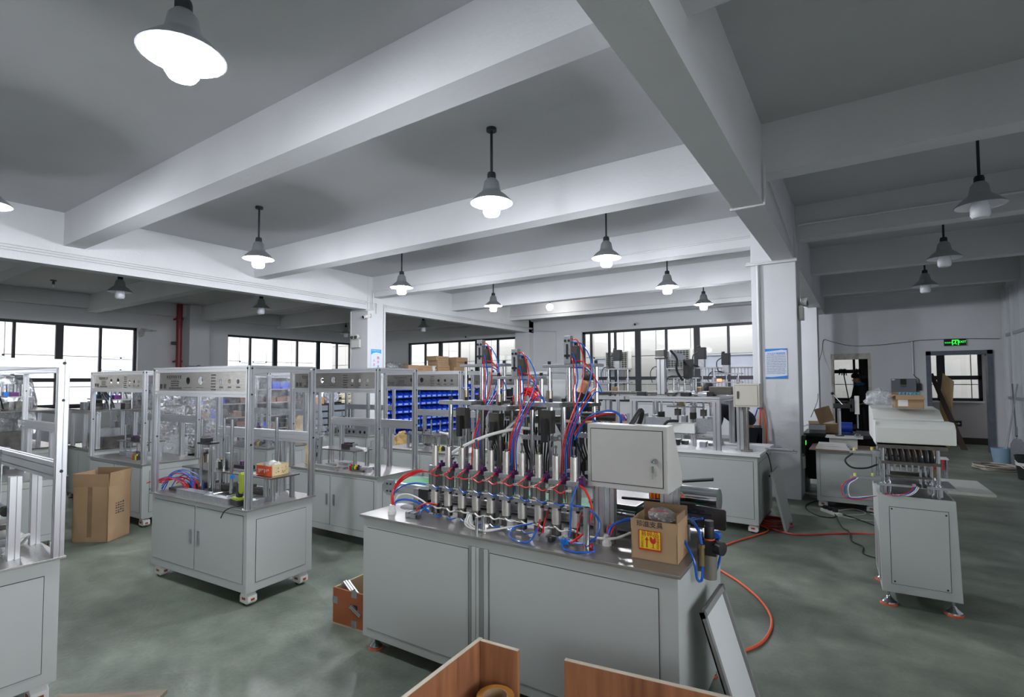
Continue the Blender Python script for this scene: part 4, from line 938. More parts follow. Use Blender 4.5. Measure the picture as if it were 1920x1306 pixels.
MB().prism([(lx+.05, lz+.06), (lx+.05, lz+.045), (lx+.056, lz+.035), (lx+.063, lz+.032), (lx+.063, lz+.016), (lx+.053, lz+.013), (lx+.077, lz+.013), (lx+.067, lz+.016), (lx+.067, lz+.032), (lx+.074, lz+.035), (lx+.078, lz+.045), (lx+.076, lz+.06), (lx+.07, lz+.06), (lx+.062, lz+.047), (lx+.064, lz+.052), (lx+.058, lz+.06)], -.0054, -.005, 'y').build('glass_mark', MATS['label_red'], lb)
textobj('handwriting', '珍准支具', .03, ink, cr, (.085, -.0025, .158))
bg_ = blob('zip_bag', film2, cr, (.12, .08, ch+.01), (.06, .05, .035), 3)
MB().cyl((.06, .045, ch+.035), (.155, .04, ch+.04), .0015, n=5).build('zip_line', red_t, cr)
# ---------------------------------------------------------------- leaning panel
r = thing('leaning_door_panel', 'grey rimmed white sheet metal panel leaning on right side of the filling machine', 'panel', (-.405, 2.36, 0), radians(0))
ang = math.atan2(.24, .6)
e = MB().bx(-.004, .004, -.04, .34, 0, .64).build('sheet', mat('panel_white', (204, 206, 206), .45), r, bev=.001)
f = MB()
for y0, y1, z0, z1 in ((-.04, -.015, 0, .64), (.315, .34, 0, .64), (-.04, .34, 0, .025), (-.04, .34, .615, .64)): f.bx(-.004, .018, y0, y1, z0, z1)
f2 = f.build('rim', mat('panel_rim', (128, 128, 126), .5), r)
for o in (e, f2): o.rotation_euler = (0, -ang*.8, 0)
# ================================================================ BACK TEST MACHINE (behind, centre right)
Hm = thing('transfer_machine', 'long white topped machine with gantry of slotted beams before back windows', 'machine', (-2.75, 5.95, 0))
cabinet_parts(Hm, 1.83, 1.0, .09, .80, doors=2, handle=False, gap=.05)
hz = .83
MB().bx(-.03, 1.86, -.03, 1.03, .80, hz).build('white_top', mat('white_top', (222, 222, 224), .35), Hm, bev=.002)
MB().bx(1.84, 2.15, .4, .46, .81, .825).bx(1.84, 2.15, .5, .56, .815, .83).bx(1.84, 2.12, .44, .5, .83, .845).build('sheet_stack', alu2, Hm)
def hp(x0, y0, z0, x1, y1, z1, w=.06, h=None, nm='beam'): MB().prof((x0, y0, z0), (x1, y1, z1), w, h).build(nm, alu, Hm)
# front gantry
hp(.42, .10, 1.385, 1.45, .10, 1.385, .06, .06); hp(.02, .06, 1.39, .36, .06, 1.39, .05, .04)
for x in (1.42, 1.40): pass
hp(1.415, .10, hz, 1.415, .10, 1.355, .075, nm='leg'); hp(.46, .10, hz, .46, .10, 1.355, .075, nm='leg'); hp(.12, .1, hz, .12, .1, 1.36, .09, nm='leg')
hp(1.415, .9, hz, 1.415, .9, 1.355, .06, nm='leg'); hp(.46, .9, hz, .46, .9, 1.355, .06, nm='leg'); hp(1.62, .3, hz, 1.62, .3, 1.34, .07, nm='leg'); hp(.95, .9, hz, .95, .9, 1.355, .06, nm='leg')
hp(.42, .9, 1.385, 1.45, .9, 1.385); hp(1.415, .13, 1.385, 1.415, .87, 1.385); hp(.46, .13, 1.385, .46, .87, 1.385)
hp(.7, .45, .97, 1.35, .25, .99, .05); hp(.8, .3, hz, .8, .3, 1.1, .05, nm='leg'); hp(.72, .35, 1.08, 1.2, .35, 1.08, .04); hp(1.1, .35, hz, 1.1, .35, 1.08, .04, nm='leg')
# upper deck
MB().bx(-.05, .95, .12, .5, 1.43, 1.46).build('slide_rail', steel_d, Hm); MB().bx(.0, .16, .1, .3, 1.42, 1.455).bx(.5, .6, .1, .2, 1.42, 1.465).bx(1.02, 1.12, .1, .2, 1.42, 1.46).build('end_cap', rubber, Hm)
MB().bx(.6, 1.4, .2, .7, 1.43, 1.445).build('deck_plate', alu2, Hm)
MB().bx(1.33, 1.57, .12, .24, 1.44, 1.53).build('linear_drive', steel_d, Hm, bev=.006); MB().bx(1.31, 1.38, .10, .26, 1.42, 1.47).build('end_cap', rubber, Hm)
hp(.80, .12, 1.44, .80, .12, 1.86, .085, nm='tower'); MB().bx(.745, .85, .06, .18, 1.86, 1.96).bx(.74, .86, .055, .185, 1.85, 1.875).build('tower_cap', steel_d, Hm, bev=.006)
MB().prism([(.17, 1.86), (.17, 1.95), (.75, 1.92), (.75, 1.84)], .82, .90, 'x').build('tower_arm', alu2, Hm, bev=.004)
MB().tube([(.9, .15, 1.95), (.98, .12, 1.85), (.97, .14, 1.72), (1.02, .2, 1.6)], .014, 6).build('cable_chain', rubber, Hm)
def zunit(x, y, zb, zt, m=True, n=0):
    for dx in (-.13, 0, .13): MB().cyl((x+dx, y, zb), (x+dx, y, zt), .011 if dx else .008, n=10).build('guide_shaft', chrome, Hm)
    MB().bx(x-.18, x+.18, y-.04, y+.04, zt, zt+.014).bx(x-.18, x+.18, y-.05, y+.05, zb+.1, zb+.112).bx(x-.2, x+.2, y-.06, y+.06, zb-.02, zb).build('unit_plate', alu2, Hm)
    MB().cyl((x-.13, y, zb+.09), (x-.13, y, zb+.16), .02, n=10).cyl((x+.13, y, zb+.09), (x+.13, y, zb+.16), .02, n=10).build('linear_bearing', alu2, Hm)
    if m:
        MB().bx(x-.035, x+.035, y-.035, y+.035, zt+.014, zt+.11).build('coupling_block', alu2, Hm, bev=.003)
        MB().bx(x-.045, x+.045, y-.045, y+.045, zt+.11, zt+.25).bx(x-.04, x-.01, y-.05, y+.0, zt+.25, zt+.27).build('servo_motor', black, Hm, bev=.006)
        MB().tube([(x-.045, y, zt+.2), (x-.1, y-.02, zt+.15), (x-.09, y-.02, zt+.05), (x-.04, y-.03, zt+.03)], .006, 5).build('cable', rubber, Hm)
    MB().tube([(x-.02, y-.04, zt+.02), (x-.15, y-.06, zt+.03), (x-.2, y-.06, zt-.05), (x-.18, y-.05, zb+.1)], .005, 5).build('cable', rubber, Hm)
    MB().bx(x-.06, x, y-.05, y+.02, zb, zb+.05).build('gripper', brass, Hm, bev=.004)
zunit(.18, .3, 1.47, 1.74, True); zunit(.72, .6, 1.47, 1.74, False); zunit(1.18, .45, 1.47, 1.74, True); zunit(1.42, .6, 1.47, 1.67, True); zunit(1.0, .35, 1.3, 1.62, False)
MB().bx(1.0, 1.1, .3, .4, 1.62, 1.85).build('servo_motor', black, Hm, bev=.006)
MB().cyl((1.43, .1, 1.60), (1.47, .08, 1.60), .016, n=10).build('indicator_light', mat('indicator_red', (255, 90, 60), .4, emit=6), Hm)
for i, x in enumerate((.62, .7, .9, .98, 1.08, 1.2, 1.28)):
    MB().cyl((x, .4, 1.02), (x, .4, 1.36), .012, n=10).build('feed_rod', chrome, Hm)
    MB().bx(x-.03, x+.03, .36, .44, 1.1+.04*(i % 3), 1.18+.04*(i % 3)).build('feed_block', [alu2, black, steel_d][i % 3], Hm, bev=.004)
MB().bx(.55, .85, .25, .29, 1.02, 1.16).build('side_plate', alu2, Hm); MB().bx(1.15, 1.33, .25, .29, 1.0, 1.16).build('side_plate', alu2, Hm)
MB().bx(.84, 1.15, .18, .22, .99, 1.1).build('comb_cover', white_p, Hm, bev=.004)
c = MB()
for k in range(14): c.bx(.85+k*.022, .862+k*.022, .18, .22, .975, .992)
c.build('comb_teeth', alu2, Hm)
MB().tube([(.76, .1, .9), (.78, .1, 1.0), (.86, .12, 1.12), (.98, .15, 1.13)], .016, 8).build('black_hose', rubber, Hm)
for k in range(10): MB().bx(.55+(k*37 % 80)/100, .62+(k*37 % 80)/100, .3+(k % 3)*.15, .38+(k % 3)*.15, hz, hz+.03+(k % 4)*.012).build('base_block', [alu2, steel_d, alu2, black][k % 4], Hm, bev=.003)
c = MB()
for k in range(22): c.bx(-.04, .02, .04, .08, .86+k*.022, .872+k*.022)
c.bx(-.045, -.04, .04, .09, .84, 1.36).bx(.02, .025, .04, .09, .84, 1.36).build('cable_duct', steel_d, Hm)
# control box on pole
bx_ = thing('pole_control_box', 'beige control box on a round pole at right end of transfer machine', 'control box', (-1.02, 6.02, hz))
MB().cyl((-.03, .1, 0), (-.03, .1, .47), .028, n=16).cyl((-.03, .1, 0), (-.03, .1, .02), .06, n=16).cyl((-.03, .1, .45), (-.03, .1, .48), .04, n=16).build('pole', steel, bx_)
MB().bx(-.14, .12, .02, .2, .48, .73).build('box_body', mat('box_beige', (196, 192, 178), .5), bx_, bev=.005)
dj = MB().bx(-.125, .105, .018, .02, .495, .715).build('door_joint', cab_dark, bx_); MB().bx(-.122, .102, .015, .019, .498, .712).build('door', MATS['box_beige'], bx_)
MB().bx(-.1, -.08, .005, .015, .57, .65).build('latch', steel_d, bx_)
# side sheet leaning against machine's right end, with small things
r = thing('leaning_grey_panel', 'tall grey panel leaning against right end of the transfer machine', 'panel', (-.70, 6.25, 0)); o = MB().bx(-.012, .012, -.06, .5, 0, .62).build('sheet', cab, r, bev=.002); o.rotation_euler = (0, radians(-12), 0)
r = thing('hanging_plug', 'black plug hanging on a cable at right end of the transfer machine', 'plug', (-.87, 6.3, .55)); MB().tube([(-.06, .02, .27), (0, 0, .24), (.03, 0, .1), (.03, 0, .03)], .006, 6).build('cable', rubber, r); MB().cyl((.03, 0, 0), (.03, 0, .04), .025, .01, n=10).build('plug_body', rubber, r)
# ================================================================ RIGHT PRESS MACHINE
Rm = thing('press_machine', 'narrow grey press machine with rounded white hood and levelling feet at right', 'machine', (.085, 4.60, 0), radians(2.1))
w, d = .43, .62
MB().prism([(0, .10), (w+.015, .10), (w-.005, .775), (-.01, .775)], 0, d, 'y').build('cabinet_body', cab, Rm, bev=.005)
MB().bx(.055, w-.045, -.0015, 0, .16, .70).build('front_joint', cab_dark, Rm); MB().bx(.058, w-.048, -.004, -.001, .163, .697).build('front_panel', cab, Rm)
for x, z in ((.07, .685), (w-.06, .675), (.075, .18), (w-.065, .175)): MB().cyl((x, -.006, z), (x, -.003, z), .006, n=8).build('screw', bolt_m, Rm)
for y0, y1 in ((.04, .28), (.33, .58)): MB().bx(-.006, -.003, y0, y1, .16, .7).build('side_panel', MATS['panel_rim'], Rm)
MB().bx(.03, w-.02, .02, d-.03, .772, .778).build('recessed_top', steel_d, Rm)
for x in (.04, w-.03):
    for y in (.05, d-.05):
        c = MB().cyl((x, y, .02), (x, y, .10), .009, n=10).lathe([(.05, .012), (.048, .022), (.02, .045), (.012, .06), (0, .06)], (x, y, 0), 20).build('levelling_foot', chrome, Rm)
        MB().lathe([(0, 0), (.052, 0), (.053, .012), (0, .012)], (x, y, 0), 20).build('pad', orange_t, c)
hood = mat('hood_enamel', (196, 198, 192), .38)
# hood: rounded front and back shells
MB().prism([(-.07, 1.155), (.22, 1.13), (.22, 1.30), (.0, 1.305), (-.04, 1.29), (-.07, 1.26)], -.01, w+.0, 'x').build('hood_front', hood, Rm, bev=.006)
MB().prism([(.22, 1.14), (.78, 1.14), (.78, 1.36), (.74, 1.385), (.4, 1.37), (.24, 1.31)], -.012, w-.02, 'x').build('hood_rear', hood, Rm, bev=.006)
MB().bx(-.014, -.008, -.06, .22, 1.14, 1.30).build('hood_end', MATS['panel_white'], Rm)
MB().bx(0, w-.04, -.04, .5, 1.115, 1.14).build('hood_base', steel_d, Rm)
for x, y in ((.03, .03), (.065, .1), (w-.09, .03), (w-.12, .12), (.03, .5), (w-.09, .5)): 
    MB().cyl((x, y, .778), (x, y, 1.12), .013, n=14).build('guide_column', chrome, Rm); MB().cyl((x, y, .79), (x, y, .87), .023, n=14).build('column_bush', chrome, Rm)
MB().bx(.02, w-.07, .0, .3, 1.0, 1.02).build('upper_plate', steel_d, Rm); MB().bx(-.01, w+.0, -.01, .3, .845, .86).build('middle_plate', alu2, Rm)
MB().bx(.05, w-.12, .05, .3, .9, .915).build('lower_bar', steel_d, Rm); MB().bx(.07, w-.13, .15, .3, .93, .965).build('white_tray', white_p, Rm)
for i in range(8): 
    MB().tube([(.06+i*.034, .05, 1.115), (.068+i*.034, .04, 1.08), (.075+i*.034, .05, 1.02)], .013, 8, 3).build('black_sleeve', rubber, Rm)
    MB().cyl((.065+i*.034, .05, 1.02), (.065+i*.034, .05, .95), .006, n=8).build('pin', chrome, Rm)
for x in (.25, .28, .31): MB().cyl((x, .1, .86), (x, .1, .96), .009, n=10).build('pin', chrome, Rm)
MB().bx(w+.0, w+.27, .35, .95, .765, .785).build('side_shelf', hood, Rm, bev=.003)
for z in (1.06, .87):
    MB().bx(-.17, .0, .08, .13, z-.01, z+.01).bx(-.03, .02, .06, .15, z-.025, z+.02).build('side_arm', alu2, Rm, bev=.003)
    MB().cyl((-.14, .1, z+.01), (-.14, .1, z+.03), .009, n=8).cyl((-.03, .1, z+.02), (-.03, .1, z+.04), .009, n=8).build('yellow_fitting', mat('fitting_yellow', (220, 208, 110), .4), Rm)
MB().tube([(-.15, .08, 1.05), (-.2, .06, 1.0), (-.16, .05, .95), (-.07, .06, .95), (0, .08, .98)], .007, 6).build('black_tube', rubber, Rm)
for k, (m, nm) in enumerate(((red_t, 'red_tube'), (blue_t, 'blue_tube'), (white_t, 'white_tube'))):
    MB().tube([(-.14+k*.01, .08, .87), (-.22+k*.02, .05, .82), (-.22+k*.02, .05, .74), (-.14, .05, .715+k*.008), (0, .06, .76)], .0035, 5, 5).build(nm, m, Rm)
for k, (m, nm) in enumerate(((red_t, 'red_tube'), (blue_t, 'blue_tube'), (white_t, 'white_tube'), (white_t, 'white_tube'))):
    MB().tube([(.2+k*.01, -.012, .86), (.18+k*.01, -.04, .83), (.13+k*.015, -.05, .8), (.06+k*.02, -.02, .782), (.04+k*.02, .02, .785)], .0035, 5, 5).build(nm, m, Rm)
for k in range(3): MB().bx(.19+k*.03, .21+k*.03, -.02, .0, .85, .875).build('push_fitting', [alu2, black, black][k], Rm)
# carton and bag on top of the hood
def open_box(label, loc, rz, w, d, h, m=card, flap=.05, name='open_carton'):
    r = thing(name, label, 'box', loc, rz); t = .004
    MB().bx(0, w, 0, t, 0, h).bx(0, w, d-t, d, 0, h).bx(0, t, 0, d, 0, h).bx(w-t, w, 0, d, 0, h).bx(0, w, 0, d, 0, t).build('carton_body', m, r)
    f = MB().bx(0, w, -flap, 0, -t, 0).build('flap', m, r); f.location = (0, 0, h); f.rotation_euler = (radians(40), 0, 0)
    f = MB().bx(0, w, 0, flap, -t, 0).build('flap', card_d, r); f.location = (0, d, h); f.rotation_euler = (radians(20), 0, 0)
    f = MB().bx(-flap, 0, 0, d, -t, 0).build('flap', m, r); f.location = (0, 0, h); f.rotation_euler = (0, radians(-25), 0)
    return r
ob = open_box('open brown carton with white label, standing on the press machine hood', (.21, 4.88, 1.385), radians(5), .17, .16, .10)
MB().bx(.015, .075, -.001, 0, .015, .08).build('white_label', white_p, ob)
for i in range(6):
    x = .03+i*.022
    q = MB().cyl((0, 0, 0), (0, 0, .11), .0095, n=10).build('cyan_vial', mat('vial_cyan', (70, 160, 190), .2, alpha=.75), None); q.location = (.215+x, 4.99, 1.392); tag(q, f'clear cyan vial in the carton on press hood, {ORD[i]} from left', 'vial', 'cyan vials in the carton')
o = blob('plastic_bag', film2, None, (.11, 5.0, 1.45), (.1, .09, .075), 6); tag(o, 'clear plastic bag lying on the press machine hood left of carton', 'bag')
# red vial tray beyond the press
r = thing('red_vial_tray', 'white slatted board with red vials standing behind the press machine', 'tray', (.62, 7.4, .62))
MB().bx(-.12, .14, -.1, .1, .11, .12).build('board', white_p, r)
for i in range(6): MB().cyl((-.1+i*.038, -.09, .0), (-.1+i*.038, -.09, .11), .013, n=10).build('vial', mat('vial_red', (190, 40, 60), .3), r)
MB().cyl((-.1, .08, -.62), (-.1, .08, .11), .012, n=8).cyl((.12, .08, -.62), (.12, .08, .11), .012, n=8).cyl((-.1, -.05, -.62), (-.1, -.05, .11), .012, n=8).cyl((.12, -.05, -.62), (.12, -.05, .11), .012, n=8).build('stand', alu2, r)
# ================================================================ BENCH WITH HAND PRESS
Bn = thing('bench_cabinet', 'short grey cabinet with brown board on top between right column and press', 'cabinet', (-.50, 7.62, 0))
cabinet_parts(Bn, .62, .6, .09, .72, doors=1, handle=False)
MB().bx(-.07, .95, -.05, .62, .72, .735).build('copper_board', mat('copper_board', (132, 104, 92), .5, var=.1, scale=4), Bn)
Dk = thing('dark_workbench', 'black workbench behind the short grey cabinet, beside right column', 'bench', (-.72, 8.55, 0))
MB().bx(0, 1.15, 0, .8, .80, .84).build('bench_top', mat('bench_black', (30, 30, 33), .5), Dk)
MB().bx(.02, 1.13, .6, .62, .1, .8).bx(0, .02, 0, .8, 0, .8).bx(1.13, 1.15, 0, .8, 0, .8).build('bench_panels', MATS['bench_black'], Dk)
P_ = thing('hand_press', 'white lever hand press with ball handle standing on the short cabinet', 'press', (-.33, 7.75, .735))
MB().bx(-.03, .27, .05, .25, .0, .13).build('press_base', hood, P_, bev=.005); MB().bx(-.07, .33, .0, .3, .13, .145).build('press_table', hood, P_, bev=.003)
MB().cyl((.08, .17, .145), (.08, .17, .54), .022, n=16).build('press_column', chrome, P_); MB().cyl((.08, .17, .145), (.08, .17, .155), .05, n=16).build('column_flange', black, P_)
MB().bx(.02, .23, .12, .22, .50, .56).bx(.20, .25, .12, .22, .46, .62).build('press_head', black, P_, bev=.006)
MB().bx(.25, .3, .13, .2, .43, .66).build('ram_housing', white_p, P_, bev=.004); MB().cyl((.28, .165, .25), (.28, .165, .43), .008, n=8).build('ram', chrome, P_)
MB().cyl((.12, .11, .55), (.02, .1, .68), .006, n=8).build('lever', chrome, P_); MB().lathe([(0, -.02), (.014, -.014), (.02, 0), (.014, .014), (0, .02)], (.015, .1, .69), 12).build('ball_handle', black, P_)
blob('small_valve', chrome, P_, (.27, .1, .165), (.035, .025, .03), 2, 2)
o = thing('paper_stack', 'stack of white parts in paper below the hand press', 'papers', (-.5, 7.60, .735)); 
for k in range(4): MB().bx(k*.01, .36-k*.012, 0, .12, k*.02, k*.02+.018).build('sheet_pack', white_p, o, bev=.002)
open_box('small grey carton with raised flap on the dark workbench', (-.64, 8.6, .84), .1, .2, .2, .12, mat('grey_box', (140, 142, 146), .6), .1, 'parts_carton')
r = thing('brown_carton_flap', 'brown carton with tall raised flap on dark workbench', 'box', (-.5, 8.75, .84)); MB().bx(0, .2, 0, .2, 0, .13).build('carton_body', card, r); f = MB().bx(0, .2, 0, .005, 0, .22).build('flap', card, r); f.location = (-.02, 0, .12); f.rotation_euler = (0, radians(-18), 0)
r = thing('electric_motor', 'small blue electric motor lying on the dark workbench', 'motor', (-.18, 8.75, .84)); MB().cyl((-.12, .08, .08), (.06, .08, .08), .075, n=18).build('motor_body', mat('motor_blue', (24, 62, 160), .4), r); MB().cyl((.06, .08, .08), (.1, .08, .08), .05, n=14).build('end_bell', black, r); MB().bx(-.1, .04, .02, .14, 0, .02).build('motor_foot', MATS['motor_blue'], r)
for k in range(3):
    o = MB().bx(0, .3, 0, .3, 0, .3).build('brown_carton', card, None, bev=.004); o.location = (.46, 8.6, k*.302); tag(o, ['bottom', 'middle', 'top'][k]+' carton of the stack right of dark workbench', 'box', 'cartons beside the workbench')
# ================================================================ SHELVES, BINS, WALL ITEMS
rack_m = mat('rack_blue', (32, 70, 110), .5); bin_m = mat('bin_blue', (28, 72, 205), .4); shelf_b = mat('shelf_black', (30, 31, 36), .5); shelf_t = mat('shelf_board', (150, 140, 130), .6)
rk = thing('bin_rack', 'tall blue steel rack holding rows of blue bins, right of left white column', 'rack', (-9.95, 8.62, 0))
for y in (0, 1.25, 2.5, 3.75):
    for x in (0, .4): MB().bx(x, x+.04, y, y+.04, 0, 1.80).build('post', rack_m, rk)
ROWZ = [.24+.19*k for k in range(7)]
for z in ROWZ: MB().bx(0, .44, 0, 3.79, z-.012, z).build('rail', rack_m, rk)
MB().bx(0, .46, 0, 3.8, 1.785, 1.80).build('top_shelf', shelf_t, rk)
MB().bx(0, .01, 0, 3.79, .2, 1.78).build('back_sheet', shelf_b, rk)
def bin_mesh():
    b = MB(); t = .004; W, D, Hh = .185, .26, .14
    b.bx(0, W, 0, D, 0, t)                                   # x = width here (rotated on placing)
    b.prism([(0, 0), (D, 0), (D, Hh*.45), (D*.62, Hh), (0, Hh)], 0, .007, 'x').prism([(0, 0), (D, 0), (D, Hh*.45), (D*.62, Hh), (0, Hh)], W-.007, W, 'x')
    b.bx(0, W, 0, t, 0, Hh).bx(0, W, D-t, D, 0, Hh*.45).bx(.03, W-.03, D, D+.004, .012, .05)
    return b
b0 = bin_mesh().build('parts_bin', bin_m); b0.data.materials.append(mat('bin_label', (150, 170, 215), .5)); [setattr(p_, 'material_index', 1) for p_ in b0.data.polygons[-6:]]; g = random.Random(5); first = True
rown = ['bottom', 'second lowest', 'third', 'middle', 'fifth', 'sixth', 'top']
for r_, z in enumerate(ROWZ):
    for k in range(18):
        o = b0 if first else b0.copy()
        if not first: COL.objects.link(o)
        first = False
        o.location = (-9.74, 8.66+k*.206+.19, z+.001); o.rotation_euler = (0, 0, -pi/2)
        tag(o, f'blue bin in the {rown[r_]} row of bin rack, {ORD[k]} from white column', 'bin', f'blue bins in the {rown[r_]} row')
# contents showing
# second rack farther back
rk2 = thing('bin_rack', 'farther blue rack with orange tubs and mixed boxes behind filling machine', 'rack', (-9.9, 12.5, 0))
for y in (0, 1.1, 2.2):
    for x in (0, .4): MB().bx(x, x+.05, y, y+.05, 0, 1.95).build('post', rack_m, rk2)
for z in (.3, .7, 1.1, 1.5, 1.85): MB().bx(0, .45, 0, 2.25, z-.02, z).build('shelf', shelf_t, rk2)
for k in range(9):
    o = MB().bx(0, .3, 0, .2, 0, .16+.04*(k % 3)).build('storage_tub', [mat('tub_orange', (206, 96, 54), .5), bin_m, shelf_b][k % 3], None, bev=.01)
    o.location = (-9.84, 12.6+(k % 3)*.7, [1.101, 1.501, .701][k//3]); tag(o, f'{["orange", "blue", "black"][k % 3]} tub on the {["middle", "upper", "lower"][k//3]} shelf of farther rack', 'tub')
# cartons on top of the racks
for i, (y, z, wy, h, lab) in enumerate(((9.5, 1.80, .55, .22, 'flattened brown carton at left end of the bin rack top'), (10.05, 1.80, .36, .12, 'lower small brown carton behind the wire spool on rack'),
      (10.05, 1.92, .34, .10, 'upper small brown carton behind the wire spool on rack'), (10.62, 1.80, .5, .12, 'bottom brown carton of tall stack on bin rack'), (10.62, 1.922, .48, .12, 'second brown carton of tall stack on bin rack'),
      (10.6, 2.044, .46, .12, 'third brown carton of tall stack on bin rack'), (10.55, 2.166, .5, .12, 'topmost brown carton of tall stack on bin rack'), (11.3, 1.80, .6, .2, 'lower carton under the single large carton on rack'), (11.4, 2.002, .5, .28, 'single large brown carton at right end of bin rack top'))):
    r = thing('brown_carton', lab, 'box', (-9.9, y, z)); MB().bx(0, .36, 0, wy, 0, h).build('carton_body', card, r, bev=.003); MB().bx(.36, .361, .02, wy-.02, h*.45, h*.55).build('tape', card_d, r)
r = thing('wire_spool', 'clear white spool standing on bin rack between the cartons', 'spool', (-9.62, 10.5, 1.80))
MB().cyl((0, 0, 0), (0, 0, .015), .1, n=20).cyl((0, 0, .1), (0, 0, .115), .1, n=20).cyl((0, 0, .2), (0, 0, .215), .1, n=20).cyl((0, 0, 0), (0, 0, .21), .07, n=20).build('spool_body', mat('spool_white', (206, 208, 200), .3), r)
o = blob('film_pile', film2, None, (-9.7, 9.1, 1.91), (.22, .42, .17), 9, 4); tag(o, 'heap of clear plastic film on left end of the bin rack', 'plastic film')
# black shelving
bs = thing('black_shelf', 'tall black open shelving crowded with small parts behind the nearest machine', 'shelf', (-10.2, 4.55, 0))
for y in (0, .98, 1.98):
    for x in (0, .42): MB().bx(x, x+.04, y, y+.04, 0, 1.9).build('post', shelf_b, bs)
SZ = [.15, .42, .68, .94, 1.2, 1.46, 1.72]
for z in SZ: MB().bx(0, .46, 0, 2.02, z-.02, z).build('shelf_board', shelf_t, bs)
MB().bx(0, .006, 0, 2.02, .1, 1.9).build('back_sheet', shelf_b, bs)
cols = [shelf_b, steel_d, card, alu2, bin_m, mat('box_white', (200, 198, 190), .6), mat('box_rust', (120, 74, 52), .6)]; g = random.Random(21); cname = ['black', 'dark steel', 'brown', 'silver', 'blue', 'white', 'rust brown']
proto = {}
for zi, z in enumerate(SZ):
    y = .06; bi = 0
    while y < 1.85:
        wd = g.uniform(.1, .24); h = g.uniform(.06, .17); ci = g.choice([0, 0, 1, 1, 2, 3, 0, 4, 5, 6])
        o = MB().bx(0, .3, 0, wd-.02, 0, h).bx(.01, .29, .01, wd-.03, h, h+.004).build('small_box', cols[ci], None, bev=.004); o.location = (-10.1, 4.55+y, z)
        tag(o, f'small {cname[ci]} box on the black shelving, {["lowest", "second", "third", "middle", "fifth", "sixth", "top"][zi]} shelf', 'box', 'small boxes on the black shelving'); o['label'] += f', {ORD[bi]} from left'; bi += 1; y += wd+g.uniform(0, .08)
dr = thing('drawer_unit', 'black framed unit of grey drawers below carton and plastic bag', 'drawers', (-10.15, 6.72, 0))
MB().bx(0, .42, 0, 1.12, 0, 1.12).build('unit_frame', shelf_b, dr)
grey_d = mat('drawer_grey', (124, 132, 142), .5, var=.1, scale=3)
for c in range(2):
    for k in range(7):
        MB().bx(.42, .445, .04+c*.54, .52+c*.54, .09+k*.147, .2+k*.147).build('drawer', grey_d, dr, bev=.006)
r = thing('brown_carton', 'brown carton holding papers on the grey drawer unit', 'box', (-10.05, 6.8, 1.12)); MB().bx(0, .32, 0, .36, 0, .14).build('carton_body', mat('carton_tan', (176, 130, 78), .8), r); MB().bx(.03, .25, .05, .3, .14, .19).build('papers', white_p, r, bev=.01)
o = blob('plastic_bag', mat('bag_silver', (176, 180, 190), .25), None, (-9.85, 7.42, 1.24), (.14, .17, .17), 12, 4); tag(o, 'silvery tied plastic bag on grey drawer unit beside the carton', 'bag')
r = thing('cream_trays', 'stack of cream stacking trays on grey drawer unit left of column', 'trays', (-10.1, 7.6, 1.12))
for k in range(4): MB().bx(0, .4, 0, .26, k*.1+.03, k*.1+.075).bx(.02, .04, .02, .24, k*.1, k*.1+.03).bx(.36, .38, .02, .24, k*.1, k*.1+.03).build('tray', mat('cream', (222, 212, 176), .5), r)
for (x, y, s, l) in ((-9.45, 6.35, .26, 'printed brown sack slumped on the floor behind the second machine'), (-7.2, 6.95, .2, 'brown sack on the floor right of left column')):
    r = blob('sack', mat('sack_paper', (178, 150, 96), .8, var=.3, scale=9), None, (x, y, s*1.25), (s*.9, s, s*2.1), int(s*100), 4, .3); tag(r, l, 'sack')
# back left shelves
sh = thing('black_shelf', 'dark storage shelf against back wall behind the rack of blue bins', 'shelf', (-13.5, 8.2, 0))
for y in (0, 1.1, 2.2):
    for x in (0, .42): MB().bx(x, x+.04, y, y+.04, 0, 1.9).build('post', shelf_b, sh)
for z in (.3, .8, 1.3, 1.8): MB().bx(0, .46, 0, 2.24, z-.02, z).build('shelf_board', shelf_b, sh)
# ---------------------------------------------------------------- wall things
pipe = thing('fire_pipe', 'dark red fire pipe running down the left wall', 'pipe', (-17.25, 7.5, 0)); red_p = mat('pipe_red', (122, 26, 34), .4)
MB().cyl((0, 0, 0), (0, 0, 3.98), .08, n=18).build('pipe_run', red_p, pipe)
for z in (2.2, 3.5): MB().cyl((0, 0, z), (0, 0, z+.07), .1, n=18).bx(-.34, 0, -.03, .03, z+.01, z+.06).build('clamp', red_p, pipe)
MB().cyl((-.02, -.2, 2.78), (-.02, 0, 2.78), .05, n=12).build('branch', steel_d, pipe)
def camera_(label, loc, rz):
    r = thing('security_camera', label, 'camera', loc, rz); MB().cyl((0, 0, 0), (0, -.02, 0), .05, n=14).bx(-.02, .02, -.09, -.01, -.02, .02).build('mount', white_p, r)
    MB().cyl((0, -.06, -.01), (.0, -.22, -.05), .04, n=14).build('camera_body', white_p, r, bev=.003); MB().cyl((0, -.22, -.05), (0, -.225, -.052), .034, n=14).cyl((0, -.19, -.042), (0, -.195, -.044), .044, n=14).build('lens', black, r)
camera_('dark and white security camera high on left white column', (-9.28, 7.95+.1, 3.1), radians(0) )
camera_('security camera on the back wall above the right window', (-5.6, YB-.0, 3.33), 0); camera_('security camera on the back wall above the left window', (-12.1, YB, 3.28), 0)
camera_('black camera on the right wall high at picture edge', (XR, 10.0, 3.4), radians(-90))
